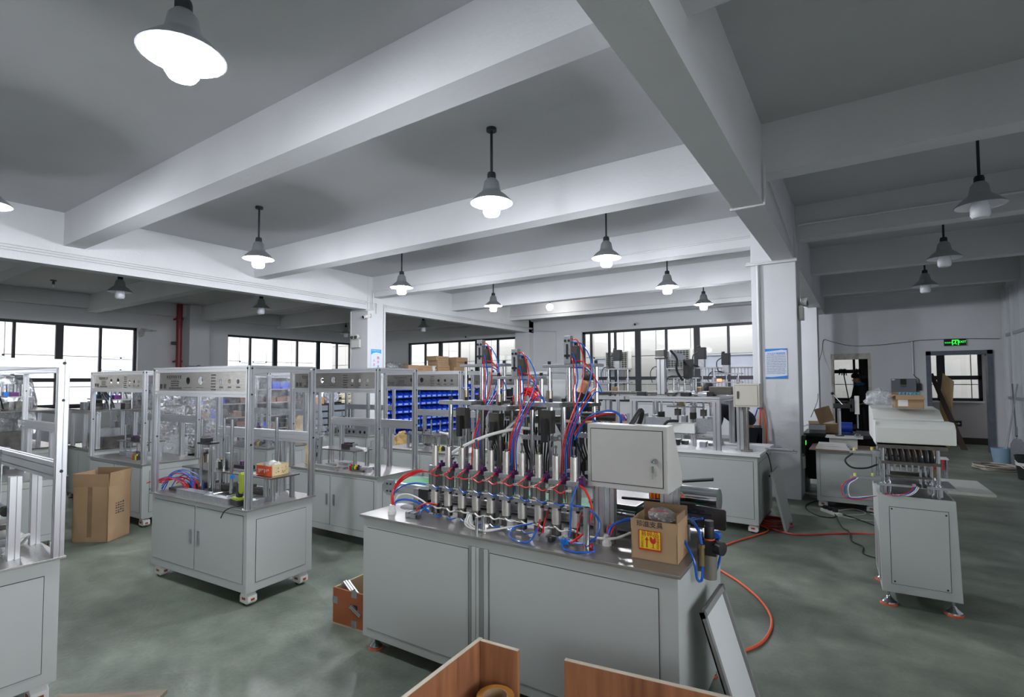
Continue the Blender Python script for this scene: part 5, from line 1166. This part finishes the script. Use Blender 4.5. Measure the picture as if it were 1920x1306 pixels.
def emlight(label, loc, rz):
    r = thing('emergency_light', label, 'emergency light', loc, rz); MB().bx(-.14, .14, -.05, 0, -.12, .06).build('battery_box', white_p, r, bev=.006)
    for x in (-.06, .07): MB().cyl((x, -.03, .13), (x, -.1, .12), .05, .06, n=16).cyl((x, -.02, .06), (x, -.03, .12), .012, n=8).build('spot_head', white_p, r); MB().cyl((x, -.1, .12), (x, -.103, .12), .05, n=16).build('spot_glass', steel_d, r)
emlight('twin spot emergency light on front of left white column', (-9.62, 7.94, 2.5), 0); emlight('twin spot emergency light on the right side of right column', (-.69, 8.2, 2.55), radians(90))
pb = mat('poster_blue', (30, 120, 200), .5); pc = mat('poster_cyan', (24, 150, 226), .4); pw_ = mat('poster_white', (198, 208, 222), .5); pr_ = mat('poster_red', (214, 60, 48), .5)
# safety poster on the right column
po = thing('safety_poster', 'white wall notice with blue wavy top and bottom bands on right column', 'poster', (-1.10, 7.944, 1.62))
MB().bx(0, .27, -.003, 0, 0, .41).build('sheet', pw_, po)
MB().prism([(0, .41), (.27, .41), (.27, .385), (.2, .392), (.1, .38), (0, .37)], -.0038, -.003, 'y').build('top_band', pb, po)
MB().prism([(0, 0), (.27, 0), (.27, .04), (.18, .03), (.08, .02), (0, .022)], -.0038, -.003, 'y').build('bottom_band', pb, po)
textobj('title_text', '安全生产管理制度', .028, pb, po, (.138, -.004, .342))
li = MB(); g = random.Random(2)
for k in range(15):
    z = .318-k*.018; x = .015
    while x < .245:
        q = min(g.uniform(.01, .05), .255-x); li.bx(x, x+q, -.0036, -.003, z, z+.005); x += q+.004
    
o = li.build('text_lines', ink, po); o['kind'] = 'stuff'
# vertical slogan poster on the left column
po = thing('slogan_poster', 'tall poster with blue arch and red writing on left white column', 'poster', (-9.276, 8.06, 1.34), radians(90))
MB().bx(0, .30, -.003, 0, 0, 1.0).build('sheet', pw_, po)
MB().prism([(0, 1.0), (.30, 1.0), (.30, .90), (.25, .92), (.15, .93), (.06, .91), (0, .87)], -.0045, -.003, 'y').build('top_arch', pc, po); MB().bx(0, .30, -.0045, -.003, 0, .06).build('bottom_band', pc, po)
textobj('top_text', '节约用电 安全第一', .032, pw_, po, (.15, -.005, .965))
for k, ch in enumerate('随手关灯'): textobj('slogan_text', ch, .075, pr_ if k < 2 else ink, po, (.21, -.005, .8-k*.1))
for k, ch in enumerate('人走电断'): textobj('slogan_text', ch, .07, pr_ if k < 2 else ink, po, (.09, -.005, .74-k*.1))
# exit sign
gr_e = mat('sign_green_glow', (40, 235, 60), .4, emit=2.2)
ex = thing('exit_sign', 'lit green exit sign above the right doorway', 'sign', (1.76, YB-.0, 2.42))
MB().bx(-.19, .19, -.03, 0, -.07, .075).build('sign_case', black, ex, bev=.003)
textobj('sign_text', 'EXIT', .065, gr_e, ex, (.125, -.032, .012)); textobj('sign_text', '安全出口', .032, gr_e, ex, (-.115, -.032, .0))
MB().bx(-.05, -.035, -.033, -.03, -.055, .06).bx(.05, .065, -.033, -.03, -.055, .06).bx(-.05, .065, -.033, -.03, .045, .06).build('door_symbol', gr_e, ex)
MB().cyl((.012, -.03, .03), (.012, -.033, .03), .01, n=10).prism([(0, .018), (.018, .02), (.012, -.01), (.03, -.03), (.022, -.045), (.016, -.042), (.018, -.03), (0, -.015), (-.012, -.028), (-.03, -.026), (-.028, -.018), (-.014, -.02), (-.004, -.004)], -.033, -.03, 'y').build('running_figure', gr_e, ex)
e2 = thing('floor_exit_sign', 'low black exit sign with white arrow on the corridor wall', 'sign', (1.88, 16.998, .50)); MB().bx(-.16, .16, -.02, 0, -.07, .07).build('sign_case', black, e2)
MB().bx(.02, .12, -.022, -.02, -.006, .006).prism([(.09, .03), (.14, 0), (.09, -.03)], -.022, -.02, 'y').build('arrow', white_p, e2); MB().bx(-.08, -.07, -.022, -.02, -.05, .05).bx(-.01, 0, -.022, -.02, -.05, .05).bx(-.08, 0, -.022, -.02, .045, .055).bx(-.06, -.02, -.022, -.02, -.02, .02).build('door_symbol', white_p, e2)
ebx = thing('wall_cabinet_panel', 'grey electrical box with black reader on the back wall between doorways', 'electrical box', (.58, YB, 1.14)); MB().bx(0, .46, -.09, 0, 0, .48).build('box_body', mat('box_grey', (112, 116, 122), .5), ebx, bev=.004)
MB().bx(.17, .28, -.1, -.09, .34, .47).build('card_reader', black, ebx, bev=.003); MB().bx(.17, .28, -.1, -.09, .28, .33).build('reader_plate', steel_d, ebx); MB().bx(.01, .07, -.092, -.09, .44, .47).build('white_sticker', white_p, ebx)
ad = thing('power_adapter', 'black power adapter hanging beside the grey electrical box', 'adapter', (1.1, YB, 1.35)); MB().bx(-.04, .04, -.05, -.0, 0, .16).build('adapter_body', black, ad, bev=.006); MB().tube([(0, -.02, .16), (.0, -.03, .25), (-.06, -.03, .30), (-.1, -.02, .38)], .006, 5).tube([(0, -.03, 0), (-.03, -.03, -.05), (-.06, -.03, .02)], .005, 5).build('cable', rubber, ad)
sw = MB().bx(0, .1, -.012, 0, 0, .1).build('light_switch', white_p, None, bev=.003); sw.location = (.45, YB, 1.28); tag(sw, 'white light switch on the back wall left of grey box', 'switch')
cb = MB().tube([(2.5, YB-.02, 2.47), (1.9, YB-.02, 2.5), (1.2, YB-.02, 2.5), (.9, YB-.02, 2.47), (.3, YB-.02, 2.42), (-.2, YB-.02, 2.43), (-.6, YB-.02, 2.55), (-.76, YB-.02, 2.6), (-.80, YB-.03, 2.35), (-.86, YB-.3, 2.0), (-.9, YB-.8, 1.6), (-.8, YB-2, 1.2), (-.75, 10.5, .95)], .006, 5).build('wall_cable', rubber); tag(cb, 'thin black cable sagging along the back wall above both doorways', 'cable')
gs = thing('green_display', 'small green lit meter on side of the right column', 'meter', (-.694, 8.1, .72)); MB().bx(0, .04, 0, .16, -.12, .12).build('meter_case', black, gs); textobj('digits', '88', .09, gr_e, gs, (.042, .08, .02), (pi/2, 0, pi/2)); MB().bx(0, .03, .02, .14, -.32, -.16).build('socket', white_p, gs)
hb = thing('ceiling_holder', 'small bare lamp holder on the ceiling of the left bay', 'lamp holder', (-15.66, 4.08, 3.86)); MB().cyl((0, 0, .12), (0, 0, .14), .06, n=14).cyl((0, 0, .04), (0, 0, .12), .025, n=12).build('holder', steel_d, hb); MB().lathe([(0, -.03), (.03, -.02), (.035, .01), (.02, .04)], n=12).build('bulb', bulb_off, hb)
patch = mat('bare_plaster', (176, 172, 168), .95, var=.3, scale=14)
tag(MB().prism([(6.55, 3.1), (6.62, 3.2), (7.05, 3.16), (7.0, 3.12), (6.72, 3.1), (6.7, 2.98), (6.6, 2.92), (6.55, 2.95)], XL, XL+.003, 'x').build('plaster_patch', patch), 'patch of flaking paint on the left wall right of nearest window', 'wall patch')
# air gun hoses on right column
ah = thing('hanging_air_hoses', 'orange and blue air hoses hanging from a valve on right column', 'hoses', (-1.17, 7.93, 1.3)); MB().cyl((0, -.02, -.02), (0, -.02, .12), .02, n=10).bx(-.03, .03, -.05, 0, -.1, -.02).build('valve', chrome, ah)
MB().tube([(.03, -.03, -.08), (.06, -.04, -.3), (.07, -.04, -.6), (.03, -.04, -.9)], .011, 6).tube([(0, -.03, -.08), (-.01, -.04, -.3), (-.04, -.04, -.6)], .011, 6).build('orange_hose', orange_t, ah); MB().tube([(-.03, -.03, -.08), (-.08, -.04, -.25), (-.12, -.04, -.4), (-.13, -.04, -.7)], .009, 6).build('blue_hose', blue_t, ah)
# beyond doorways
for i, (x, y, lab) in enumerate(((-.42, 17.0, 'left mop leaning in dark store room doorway'), (-.06, 17.0, 'right mop leaning in dark store room doorway'))):
    r = thing('mop', lab, 'mop', (x, y, 0)); MB().cyl((.2, 0, .5), (0, .2, 1.85), .013, n=8).build('mop_handle', black, r); c = MB(); g = random.Random(i)
    for k in range(15): a = g.uniform(0, 6.28); c.tube([(0, .2, 1.86), (.08*cos(a), .2+.05*sin(a), 1.9), (.09*cos(a), .18+.05*sin(a), 1.82), (.1*cos(a), .18+.05*sin(a), 1.76-g.random()*.05)], .008, 4, 3)
    c.build('mop_strands', mat('mop_dark', (44, 36, 34), .9), r)['kind'] = 'stuff'; MB().cyl((.2, 0, 0), (.2, 0, .5), .013, n=8).build('mop_handle', black, r)
for nm, lab, loc, m, pts in (('leaning_board', 'pale plywood board leaning in the exit doorway', (1.36, 15.7, 0), mat('plywood', (206, 176, 126), .7, var=.15, scale=4, stretch=(8, 1, 1)), [(.05, 0), (.3, 0), (.42, 1.55), (.22, 1.75)]), ('leaning_board', 'dark long board leaning behind left jamb of exit doorway', (1.34, 15.55, 0), mat('dark_board', (70, 58, 48), .7), [(.5, 0), (.62, 0), (.05, 1.75), (-.02, 1.7)])):
    o = MB().prism(pts, 0, .025, 'y').build(nm, m); o.location = loc; tag(o, lab, 'board')
o = MB().lathe([(0, 0), (.05, 0), (.055, .12), (.05, .12), (.045, .01)], n=16).build('cup', mat('cup_grey', (150, 148, 146), .5)); o.location = (1.75, 16.99, 1.06); tag(o, 'grey cup standing on the corridor window sill', 'cup')
# buckets, brushes
bk = thing('bucket', 'large black bucket with white handle at the right picture edge', 'bucket', (2.2, 11.5, 0)); MB().lathe([(0, .005), (.15, .005), (.19, .36), (.2, .38), (.185, .38), (.145, .02), (0, .02)], n=24).build('bucket_body', black, bk); MB().tube([(-.19, -.02, .3), (-.12, -.17, .2), (0, -.22, .16), (.12, -.17, .2), (.19, -.02, .3)], .006, 6).build('handle', white_p, bk); MB().lathe([(.178, .22), (.184, .27)], n=24).build('white_band', white_p, bk)
bk = thing('bucket', 'pale blue bucket beside the exit door jamb', 'bucket', (2.18, 13.4, 0)); MB().lathe([(0, .005), (.13, .005), (.17, .3), (.16, .3), (.125, .02), (0, .02)], n=24).build('bucket_body', mat('bucket_blue', (130, 160, 180), .4), bk)
for k, (x, y, x2, y2, lab) in enumerate(((2.36, 13.2, 2.5, 14.2, 'grey squeegee leaning in the corner beside buckets'), (2.2, 13.4, 2.52, 13.9, 'thin metal pole standing in the pale blue bucket'))):
    r = thing('long_handled_tool', lab, 'tool', (0, 0, 0)); MB().cyl((x, y, .25 if k == 0 else .03), (x2, y2, 1.5), .014, n=8).build('handle', alu2, r)
    if k == 0: MB().cyl((x-.01, y, .55), (x+.02, y+.15, .7), .02, n=8).prism([(x-.1, .0), (x+.1, .0), (x+.1, .4), (x+.05, .5), (x-.05, .5), (x-.1, .4)], y-.02, y, 'y').build('blade', alu2, r)
c = MB(); g = random.Random(4)
for k in range(6): c.tube([(1.95+(.30+g.uniform(-.06, .03))*cos(t*pi/6), 12.55+(.35+g.uniform(-.08, .03))*sin(t*pi/6), .012+k*.012) for t in range(13)], .011, 5, 3)
tag(c.build('rope_coil', mat('rope', (170, 162, 150), .9)), 'loose coil of pale rope on floor beside the black bucket', 'rope')
# ---------------------------------------------------------------- floor things
T_ = lambda nm, m, r, pts, lab, cat: tag(MB().tube(pts, r, 8, 6).build(nm, m), lab, cat)
T_('air_hose', orange_t, .0085, [(-1.0, 6.35, .011), (-.86, 6.15, .011), (-.95, 5.85, .011), (-1.12, 5.4, .011), (-1.17, 4.9, .011), (-1.05, 4.68, .011), (-.86, 4.48, .011), (-.66, 4.2, .011), (-.54, 3.9, .011), (-.53, 3.6, .011), (-.60, 3.38, .011), (-.75, 3.2, .011), (-.95, 3.1, .011)], 'orange air hose curving over the floor behind the filling machine', 'hose')
T_('air_hose', mat('hose_red', (190, 52, 46), .4), .008, [(-1.05, 6.42, .011), (-.8, 6.2, .011), (-.58, 6.14, .011), (-.28, 6.38, .011), (-.08, 6.52, .011), (.1, 6.5, .04)], 'red air hose running from transfer machine to the press machine', 'hose')
c = MB()
for k in range(3): c.tube([(-.86+(.2-k*.03)*cos(t*pi/5+k), 6.5+(.16-k*.02)*sin(t*pi/5+k), .012+k*.018) for t in range(11)], .0075, 6, 4)
tag(c.build('hose_coil', MATS['hose_red']), 'coiled red hose lying by the tall leaning grey panel', 'hose')
T_('power_cable', rubber, .006, [(-.52, 8.0, .01), (-.62, 7.7, .007), (-.6, 7.4, .007), (-.47, 7.15, .007), (-.33, 7.12, .007), (-.27, 7.3, .007), (-.34, 7.42, .02)], 'black cable looping on the floor left of the power strip', 'cable')
T_('power_cable', rubber, .006, [(-.32, 7.4, .02), (-.22, 6.75, .007), (-.15, 6.5, .024), (-.12, 6.2, .007), (-.03, 6.05, .007), (-.02, 5.8, .007), (.15, 5.7, .007), (.3, 5.5, .05)], 'black cable snaking from the power strip to press machine', 'cable')
T_('power_cable', rubber, .006, [(-.28, 7.38, .02), (.0, 7.1, .007), (.12, 6.9, .007), (.2, 6.75, .007), (.42, 6.7, .007)], 'black cable running right from the power strip behind the press', 'cable')
T_('thin_cable', white_t, .004, [(-.3, 7.45, .02), (-.12, 7.75, .005), (.0, 7.6, .005), (-.06, 7.45, .005), (-.24, 7.3, .005), (-.1, 7.2, .005), (.12, 7.25, .005), (.2, 7.4, .005), (.05, 7.6, .005)], 'thin white cable tangled on floor below the short cabinet', 'cable')
ps = thing('power_strip', 'white power strip with black plugs on floor below the short cabinet', 'power strip', (-.34, 7.36, 0), radians(-50)); MB().bx(-.15, .15, -.03, .03, 0, .035).build('strip_body', white_p, ps, bev=.004)
for k in range(3): MB().bx(-.12+k*.08, -.07+k*.08, -.02, .02, .035, .075).build('plug', rubber, ps, bev=.004)
# tall cardboard box
tb = thing('tall_carton', 'tall open brown cardboard box standing on floor left of the nearest machine', 'box', (-6.62, 1.93, 0), radians(33)); t = .006
tw, td, th = .36, .30, .55
MB().bx(0, tw, 0, t, 0, th).bx(0, tw, td-t, td, 0, th).bx(0, t, 0, td, 0, th).bx(tw-t, tw, 0, td, 0, th).bx(0, tw, 0, td, 0, t).build('carton_body', card, tb)
for nm, vs, lc, rot, m in (('front_flap', MB().bx(0, tw, 0, t, 0, .13), (0, 0, th), (radians(6), 0, 0), card), ('right_flap', MB().bx(-t, 0, .01, td-.01, 0, .14), (tw, 0, th), (0, radians(4), 0), card), ('back_flap', MB().bx(0, tw, -t, 0, 0, .15), (0, td, th), (radians(-4), 0, 0), card_d), ('left_flap', MB().bx(0, t, 0, td, 0, .13), (0, 0, th), (0, radians(-6), 0), card)):
    o = vs.build(nm, m, tb); o.location = lc; o.rotation_euler = rot
MB().bx(tw*.42, tw*.55, -.001, 0, .05, th).build('packing_tape', card_d, tb); MB().bx(tw, tw+.001, .12, .16, th+.02, th+.1).build('white_label', white_p, tb)
e = MB(); g = random.Random(8)
for k in range(20): y = .1+(k % 4)*.03; z = .26+(k//4)*.025; e.bx(tw, tw+.001, y, y+.02, z, z+g.uniform(.008, .018))
e.build('printed_marks', ink, tb)['kind'] = 'stuff'
# plywood crate with profiles
ply = mat('crate_plywood', (150, 82, 46), .65, var=.3, scale=5, stretch=(1, 6, 1)); ply_in = mat('crate_inside', (180, 160, 128), .8, var=.15, scale=4)
cr = thing('plywood_crate', 'reddish plywood crate holding aluminium offcuts beside the filling machine', 'crate', (-2.955, 2.26, 0), radians(5))
MB().bx(0, .36, 0, .012, .01, .235).build('front_side', ply, cr); MB().bx(0, .012, .012, .42, .01, .235).bx(.35, .362, .012, .42, .01, .3).bx(0, .36, .42, .432, .01, .3).bx(0, .36, 0, .43, 0, .012).build('crate_sides', ply_in, cr)
for x, z in ((-.002, .135), (.17, .2), (.17, .01)): MB().bx(x, x+.045, -.002, 0, z, z+.045).bx(x-.001, x+.001, -.002, .03, z, z+.045).build('corner_bracket', alu2, cr)
MB().prof((.045, .05, .26), (.30, .06, .03), .03).build('loose_profile', alu, cr); MB().prof((.03, .09, .245), (.28, .1, .03), .03).build('loose_profile', alu, cr)
MB().bx(.16, .22, -.003, .0, .12, .155).build('hand_hole', cab_dark, cr); MB().prof((.17, -.01, .15), (.25, .0, .10), .02).build('loose_profile', alu, cr)
# laminate box in the foreground
lam = mat('wood_laminate', (164, 112, 78), .45, var=.22, scale=4, stretch=(6, 6, .5), rgb2=(128, 84, 58)); lam_e = mat('laminate_edge', (196, 184, 164), .6, var=.2, scale=9)
def board(nm, par, p0, p1, z0, z1, th=.018, inward=1):
    p0, p1 = Vector((*p0, 0)), Vector((*p1, 0)); d = (p1-p0).normalized(); n_ = Vector((-d.y, d.x, 0))*th*inward
    q = [p0, p1, p1+n_, p0+n_]
    o = MB().prism([(v.x, v.y) for v in q], z0, z1-.002).build(nm, lam, par); MB().prism([(v.x, v.y) for v in q], z1-.002, z1).build('edge_band', lam_e, o); return o
lb = thing('laminate_box', 'open wood grain laminate box with cut out front in the near foreground', 'box', (0, 0, 0))
board('side_board', lb, (-1.395, 1.82), (-1.35, 1.1), 0, .50, .018, 1); board('back_board', lb, (-1.375, 1.815), (-1.195, 1.83), 0, .50, .018, -1); board('back_board', lb, (-1.005, 1.875), (-.30, 1.985), 0, .50, .02, -1)
board('side_board', lb, (-.32, 1.96), (-.28, 1.1), 0, .50, .018, -1); MB().bx(-1.36, -.3, 1.1, 1.8, 0, .02).build('bottom_board', lam, lb)
board('back_board', lb, (-1.195, 1.83), (-1.005, 1.86), 0, .15, .018, -1)
tp = thing('tape_roll', 'roll of brown packing tape standing in near foreground box', 'tape', (-1.235, 1.715, .31)); MB().lathe([(.05, 0), (.075, 0), (.075, .048), (.05, .048), (.05, 0)], n=28).build('tape_winding', mat('tape_brown', (176, 122, 50), .25, coat=.4), tp); MB().lathe([(.046, 0), (.05, 0), (.05, .049), (.046, .049), (.046, 0)], n=28).build('core', card, tp)
o = MB().bx(-1.34, -1.03, 1.5, 1.79, .021, .31).build('brown_carton', card, None, bev=.004); tag(o, 'closed carton inside near foreground box, under the tape roll', 'box')
# pallet planks bottom left
pm = mat('pallet_wood', (136, 122, 106), .85, var=.3, scale=5, stretch=(1, 8, 1), bump=.2, bscale=30)
pl = thing('wooden_pallet', 'rough grey wooden pallet planks at the bottom picture edge', 'pallet', (-2.88, 1.235, 0), radians(38))
for k in range(2): MB().bx(-.5, .0-k*.03, -.075-k*.15, .0-k*.15, .07, .09).build('plank', pm, pl, bev=.003)
for x in (-.4, -.16): MB().bx(x-.04, x+.03, -.22, -.01, .0, .07).build('bearer', pm, pl, bev=.003)
# wooden table with tubes in the far background
wt = thing('wooden_table', 'rough wooden work table seen through the transfer machine', 'table', (-4.4, 9.4, 0)); wm = mat('table_wood', (172, 124, 86), .7, var=.25, scale=4, stretch=(5, 1, 1))
for k in range(4): MB().bx(0, 1.4, k*.2, k*.2+.19, .76, .80).build('plank', wm, wt)
for x in (.1, .7, 1.3): MB().bx(x, x+.08, .05, .13, 0, .76).build('leg', wm, wt); MB().bx(x, x+.08, .65, .73, 0, .76).build('leg', wm, wt)
MB().bx(0, 1.4, .04, .08, .66, .76).build('apron', wm, wt); MB().bx(.1, 1.3, .3, .36, .2, .26).build('stretcher', wm, wt)
c = MB(); g = random.Random(14)
for k in range(60):
    a = g.uniform(.1, 1.3); c.tube([(-4.4+a, 9.6+g.uniform(0, .3), .81), (-4.4+a+g.uniform(-.1, .1), 9.55, .88+g.uniform(0, .08)), (-4.4+a+g.uniform(-.15, .15), 9.6, .83)], .006, 4, 3)
o = c.build('tube_pile', mat('tube_mix', (150, 60, 110), .5, var=.6, scale=14, rgb2=(40, 70, 170))); tag(o, 'tangle of red and blue tubes on the wooden table', 'tubes', kind='stuff')
c = MB()
for k in range(46):
    a = g.uniform(0, 6.28); R0 = g.uniform(.09, .2); c.tube([(-4.0+R0*cos(t*pi/4+a)+g.uniform(-.02, .02), 6.35+g.uniform(-.08, .08), 1.32+R0*.95*sin(t*pi/4+a)) for t in range(8)], .006, 4, 3)
o = c.build('red_tube_coil', red_t); tag(o, 'big tangled coil of red tubing hanging behind the filling machine', 'tubes', kind='stuff')
st = thing('hook_stand', 'thin aluminium stand carrying the tangled red tube coil', 'stand', (-4.0, 6.5, 0)); MB().prof((0, 0, 0), (0, 0, 1.62), .04).build('post', alu, st); MB().bx(-.02, .02, -.25, .02, 1.52, 1.55).build('hook', alu2, st); MB().bx(-.25, .25, -.25, .25, 0, .02).build('base', steel_d, st)
for k, (x, y, lab) in enumerate(((-3.6, 8.2, 'white topped cabinet machine behind lift units, nearer one'), (-7.0, 10.6, 'white cabinet machine far behind in front of back wall'))):
    r = thing('far_cabinet', lab, 'machine', (x, y, 0)); cabinet_parts(r, 1.3, .7, .1, .8, handle=False); MB().bx(-.02, 1.32, -.02, .72, .8, .82).build('worktop', steel, r)
    for q in (.1, 1.2): MB().prof((q, .3, .82), (q, .3, 1.5), .05).build('post', alu, r)
    MB().bx(.15, 1.15, .28, .34, 1.3, 1.36).bx(.3, .6, .2, .4, .82, 1.05).build('mechanism', alu2, r)
wb = thing('white_enclosure', 'tall white cabinet with square door right behind the third lift unit', 'cabinet', (-5.1, 8.3, 0)); MB().bx(0, .95, 0, .6, 0, 1.62).build('cabinet_body', cab, wb, bev=.006); MB().bx(.2, .85, -.004, 0, .3, 1.45).build('door', cab, wb, bev=.002); MB().bx(.03, .12, -.004, 0, 1.4, 1.5).build('display', black, wb)
# ================================================================ PEOPLE
skin = mat('skin', (176, 126, 98), .55); hair_m = mat('hair_black', (20, 18, 18), .7)
def skinned(name, verts, edges, radii, m, parent=None, lvl=2):
    me = bpy.data.meshes.new(name); me.from_pydata(verts, edges, []); o = bpy.data.objects.new(name, me); COL.objects.link(o)
    sk = o.modifiers.new('s', 'SKIN'); sk.use_smooth_shade = True
    for v, r in zip(me.skin_vertices[0].data, radii): v.radius = (r, r) if not isinstance(r, tuple) else r
    me.skin_vertices[0].data[0].use_root = True
    sb = o.modifiers.new('b', 'SUBSURF'); sb.levels = lvl; sb.render_levels = lvl
    dg = bpy.context.evaluated_depsgraph_get(); me2 = bpy.data.meshes.new_from_object(o.evaluated_get(dg)); o.modifiers.clear(); o.data = me2
    me2.materials.clear(); me2.materials.append(m)
    if parent: o.parent = parent
    return o
def person(label, loc, rz, J, coat, trousers, collar=None):
    """J: joints in metres, facing -Y"""
    r = thing('person', label, 'person', loc, rz); ks = list(J); ix = {k: i for i, k in enumerate(ks)}
    E_ = [('pelvis', 'belly'), ('belly', 'chest'), ('chest', 'neck'), ('neck', 'jaw'), ('jaw', 'crown')]
    for s in 'LR':
        E_ += [('chest', 'sh'+s), ('sh'+s, 'el'+s), ('el'+s, 'wr'+s), ('wr'+s, 'pa'+s), ('pelvis', 'hip'+s), ('hip'+s, 'kn'+s), ('kn'+s, 'an'+s), ('an'+s, 'toe'+s)]
    V = [J[k] for k in ks]; rad = {'pelvis': .13, 'belly': .12, 'chest': .14, 'neck': .055, 'jaw': .075, 'crown': .088, 'sh': .06, 'el': .042, 'wr': .028, 'pa': .032, 'hip': .085, 'kn': .058, 'an': .04, 'toe': .038}
    edges = [(ix[a], ix[b]) for a, b in E_]
    for s in 'LR':                                              # five fingers on each palm
        p = Vector(J['pa'+s]); d = (p-Vector(J['wr'+s])).normalized(); side = d.cross(Vector((0, 0, 1)) if abs(d.z) < .9 else Vector((1, 0, 0))).normalized()
        for q in range(5):
            off = side*((q-2)*.017); n0 = len(V); ln = [.045, .07, .078, .072, .055][q]
            if q == 0: a = p+off-d*.02; b = a+side*(-.035)+d*.02; c2 = b+d*.025
            else: a = p+off; b = a+d*ln*.6; c2 = b+d*ln*.35+Vector((0, 0, -.015))
            V += [tuple(a), tuple(b), tuple(c2)]; edges += [(ix['pa'+s], n0), (n0, n0+1), (n0+1, n0+2)]; ks += ['f', 'f', 'f']
    R_ = [rad.get(k, rad.get(k[:-1], .009)) for k in ks]
    skinned('body', V, edges, R_, skin, r)
    def sub(nm, names, es, sc, m):
        i2 = {k: i for i, k in enumerate(names)}; skinned(nm, [J[k] for k in names], [(i2[a], i2[b]) for a, b in es], [sc(k) for k in names], m, r)
    jr = {'pelvis': .175, 'belly': .165, 'chest': .185, 'sh': .088, 'el': .066, 'wr': .048, 'hip': .12, 'kn': .082, 'an': .066}
    f = lambda k: jr.get(k, jr.get(k[:-1], .1))
    nk = tuple(Vector(J['chest']).lerp(Vector(J['neck']), .75)); J2 = dict(J); J2['collar'] = nk; J = J2
    f2 = lambda k: .075 if k == 'collar' else f(k)
    sub('coat', ['pelvis', 'belly', 'chest', 'collar', 'shL', 'elL', 'wrL', 'shR', 'elR', 'wrR'], [('pelvis', 'belly'), ('belly', 'chest'), ('chest', 'collar'), ('chest', 'shL'), ('shL', 'elL'), ('elL', 'wrL'), ('chest', 'shR'), ('shR', 'elR'), ('elR', 'wrR')], f2, coat)
    sub('trousers', ['pelvis', 'hipL', 'knL', 'anL', 'hipR', 'knR', 'anR'], [('pelvis', 'hipL'), ('hipL', 'knL'), ('knL', 'anL'), ('pelvis', 'hipR'), ('hipR', 'knR'), ('knR', 'anR')], lambda k: f(k)*.93, trousers)
    for s in 'LR':
        a, b = Vector(J['an'+s]), Vector(J['toe'+s]); o = blob('shoe', black, r, tuple((a+b)/2+Vector((0, 0, -.0))), (.05, .13, .055), 3, 3, .05)
    c, jw = Vector(J['crown']), Vector(J['jaw']); ax = (c-jw).normalized(); fwd = (Vector(J['nose'])-jw).normalized() if 'nose' in J else Vector((0, -1, 0))
    hd = blob('hair', hair_m, r, tuple(c+ax*.03-fwd*.022), (.093, .098, .09), 5, 3, .06)
    blob('nose', skin, r, tuple(jw.lerp(c, .3)+fwd*.092), (.014, .02, .022), 1, 2, .05)
    sd = ax.cross(fwd).normalized()
    for k in (-1, 1):
        blob('ear', skin, r, tuple(jw.lerp(c, .4)+sd*k*.082), (.012, .02, .032), 1, 2, .05); blob('eye', black, r, tuple(jw.lerp(c, .55)+sd*k*.032+fwd*.08), (.012, .008, .006), 1, 2, 0)
    blob('mouth', mat('lips', (150, 90, 80), .5), r, tuple(jw.lerp(c, -.05)+fwd*.078), (.022, .008, .005), 1, 2, 0)
    if collar: 
        o = MB().tube([tuple(Vector(nk)+Vector((.1*cos(t*pi/4), .09*sin(t*pi/4), .03))) for t in range(9)], .042, 8, 3).build('hood', collar, r)
    return r
def standing(hh=1.72, head=(0, -.03), bend=0.):
    def B(x, y, z):                                              # bend the upper body forward about the hip
        if z <= .95: return (x, y, z)
        a = bend*min(1, (z-.95)/.45); return (x, y-(z-.95)*sin(a), .95+(z-.95)*cos(a))
    J = {'pelvis': B(0, 0, .95), 'belly': B(0, 0, 1.12), 'chest': B(0, 0, 1.33), 'neck': B(0, -.01, 1.5)}
    hx, hy = head; nz = J['neck']; J['jaw'] = (nz[0]+hx*.5, nz[1]-.03+hy*.5, nz[2]+.07); J['crown'] = (nz[0]+hx, nz[1]-.04+hy, nz[2]+.165)
    J['nose'] = (J['jaw'][0], J['jaw'][1]-.1, J['jaw'][2]-.02)
    for s, k in (('L', -1), ('R', 1)):
        J['sh'+s] = B(.17*k, 0, 1.40); e = J['sh'+s]; J['el'+s] = (e[0]+.05*k, e[1]-.04, e[2]-.27); J['wr'+s] = (e[0]-.02*k, e[1]-.24, e[2]-.36); J['pa'+s] = (e[0]-.05*k, e[1]-.32, e[2]-.37)
        J['hip'+s] = (.095*k, 0, .88); J['kn'+s] = (.1*k, -.01, .48); J['an'+s] = (.105*k, .02, .09); J['toe'+s] = (.12*k, -.13, .04)
    return J
dk = mat('coat_black', (22, 23, 26), .8); nv = mat('cloth_navy', (30, 34, 46), .8); cl = mat('hood_blue', (28, 92, 132), .8)
person('person in a long dark coat with blue hood standing in the left doorway, head bowed', (.02, 16.15, 0), radians(-60), standing(head=(0, -.06), bend=.12), dk, dk, cl)
person('person in dark jacket bending over left end of the transfer machine', (-3.66, 7.1, 0), radians(75), standing(head=(0, -.09), bend=.35), dk, nv)
person('person in navy clothes bent down behind the pole control box', (-1.27, 7.55, 0), radians(-80), standing(bend=.9), nv, nv)
# ---------------------------------------------------------------- final tidying of names and kinds
STUFF = ('bolts', 'etched_marks', 'fittings', 'screws', 'cylinder_slots', 'clamp_screws', 'digits', 'text_lines', 'grille', 'curtain', 'joint_backing', 'cylinder_slots', 'port')
for o in bpy.data.objects:
    if o.parent and o.type == 'MESH':
        base = o.name.split('.')[0]
        if base in STUFF: o['kind'] = 'stuff'
for me in bpy.data.meshes:
    if len(me.polygons) and any(p.use_smooth for p in me.polygons[:400]): me.set_sharp_from_angle(angle=radians(38))
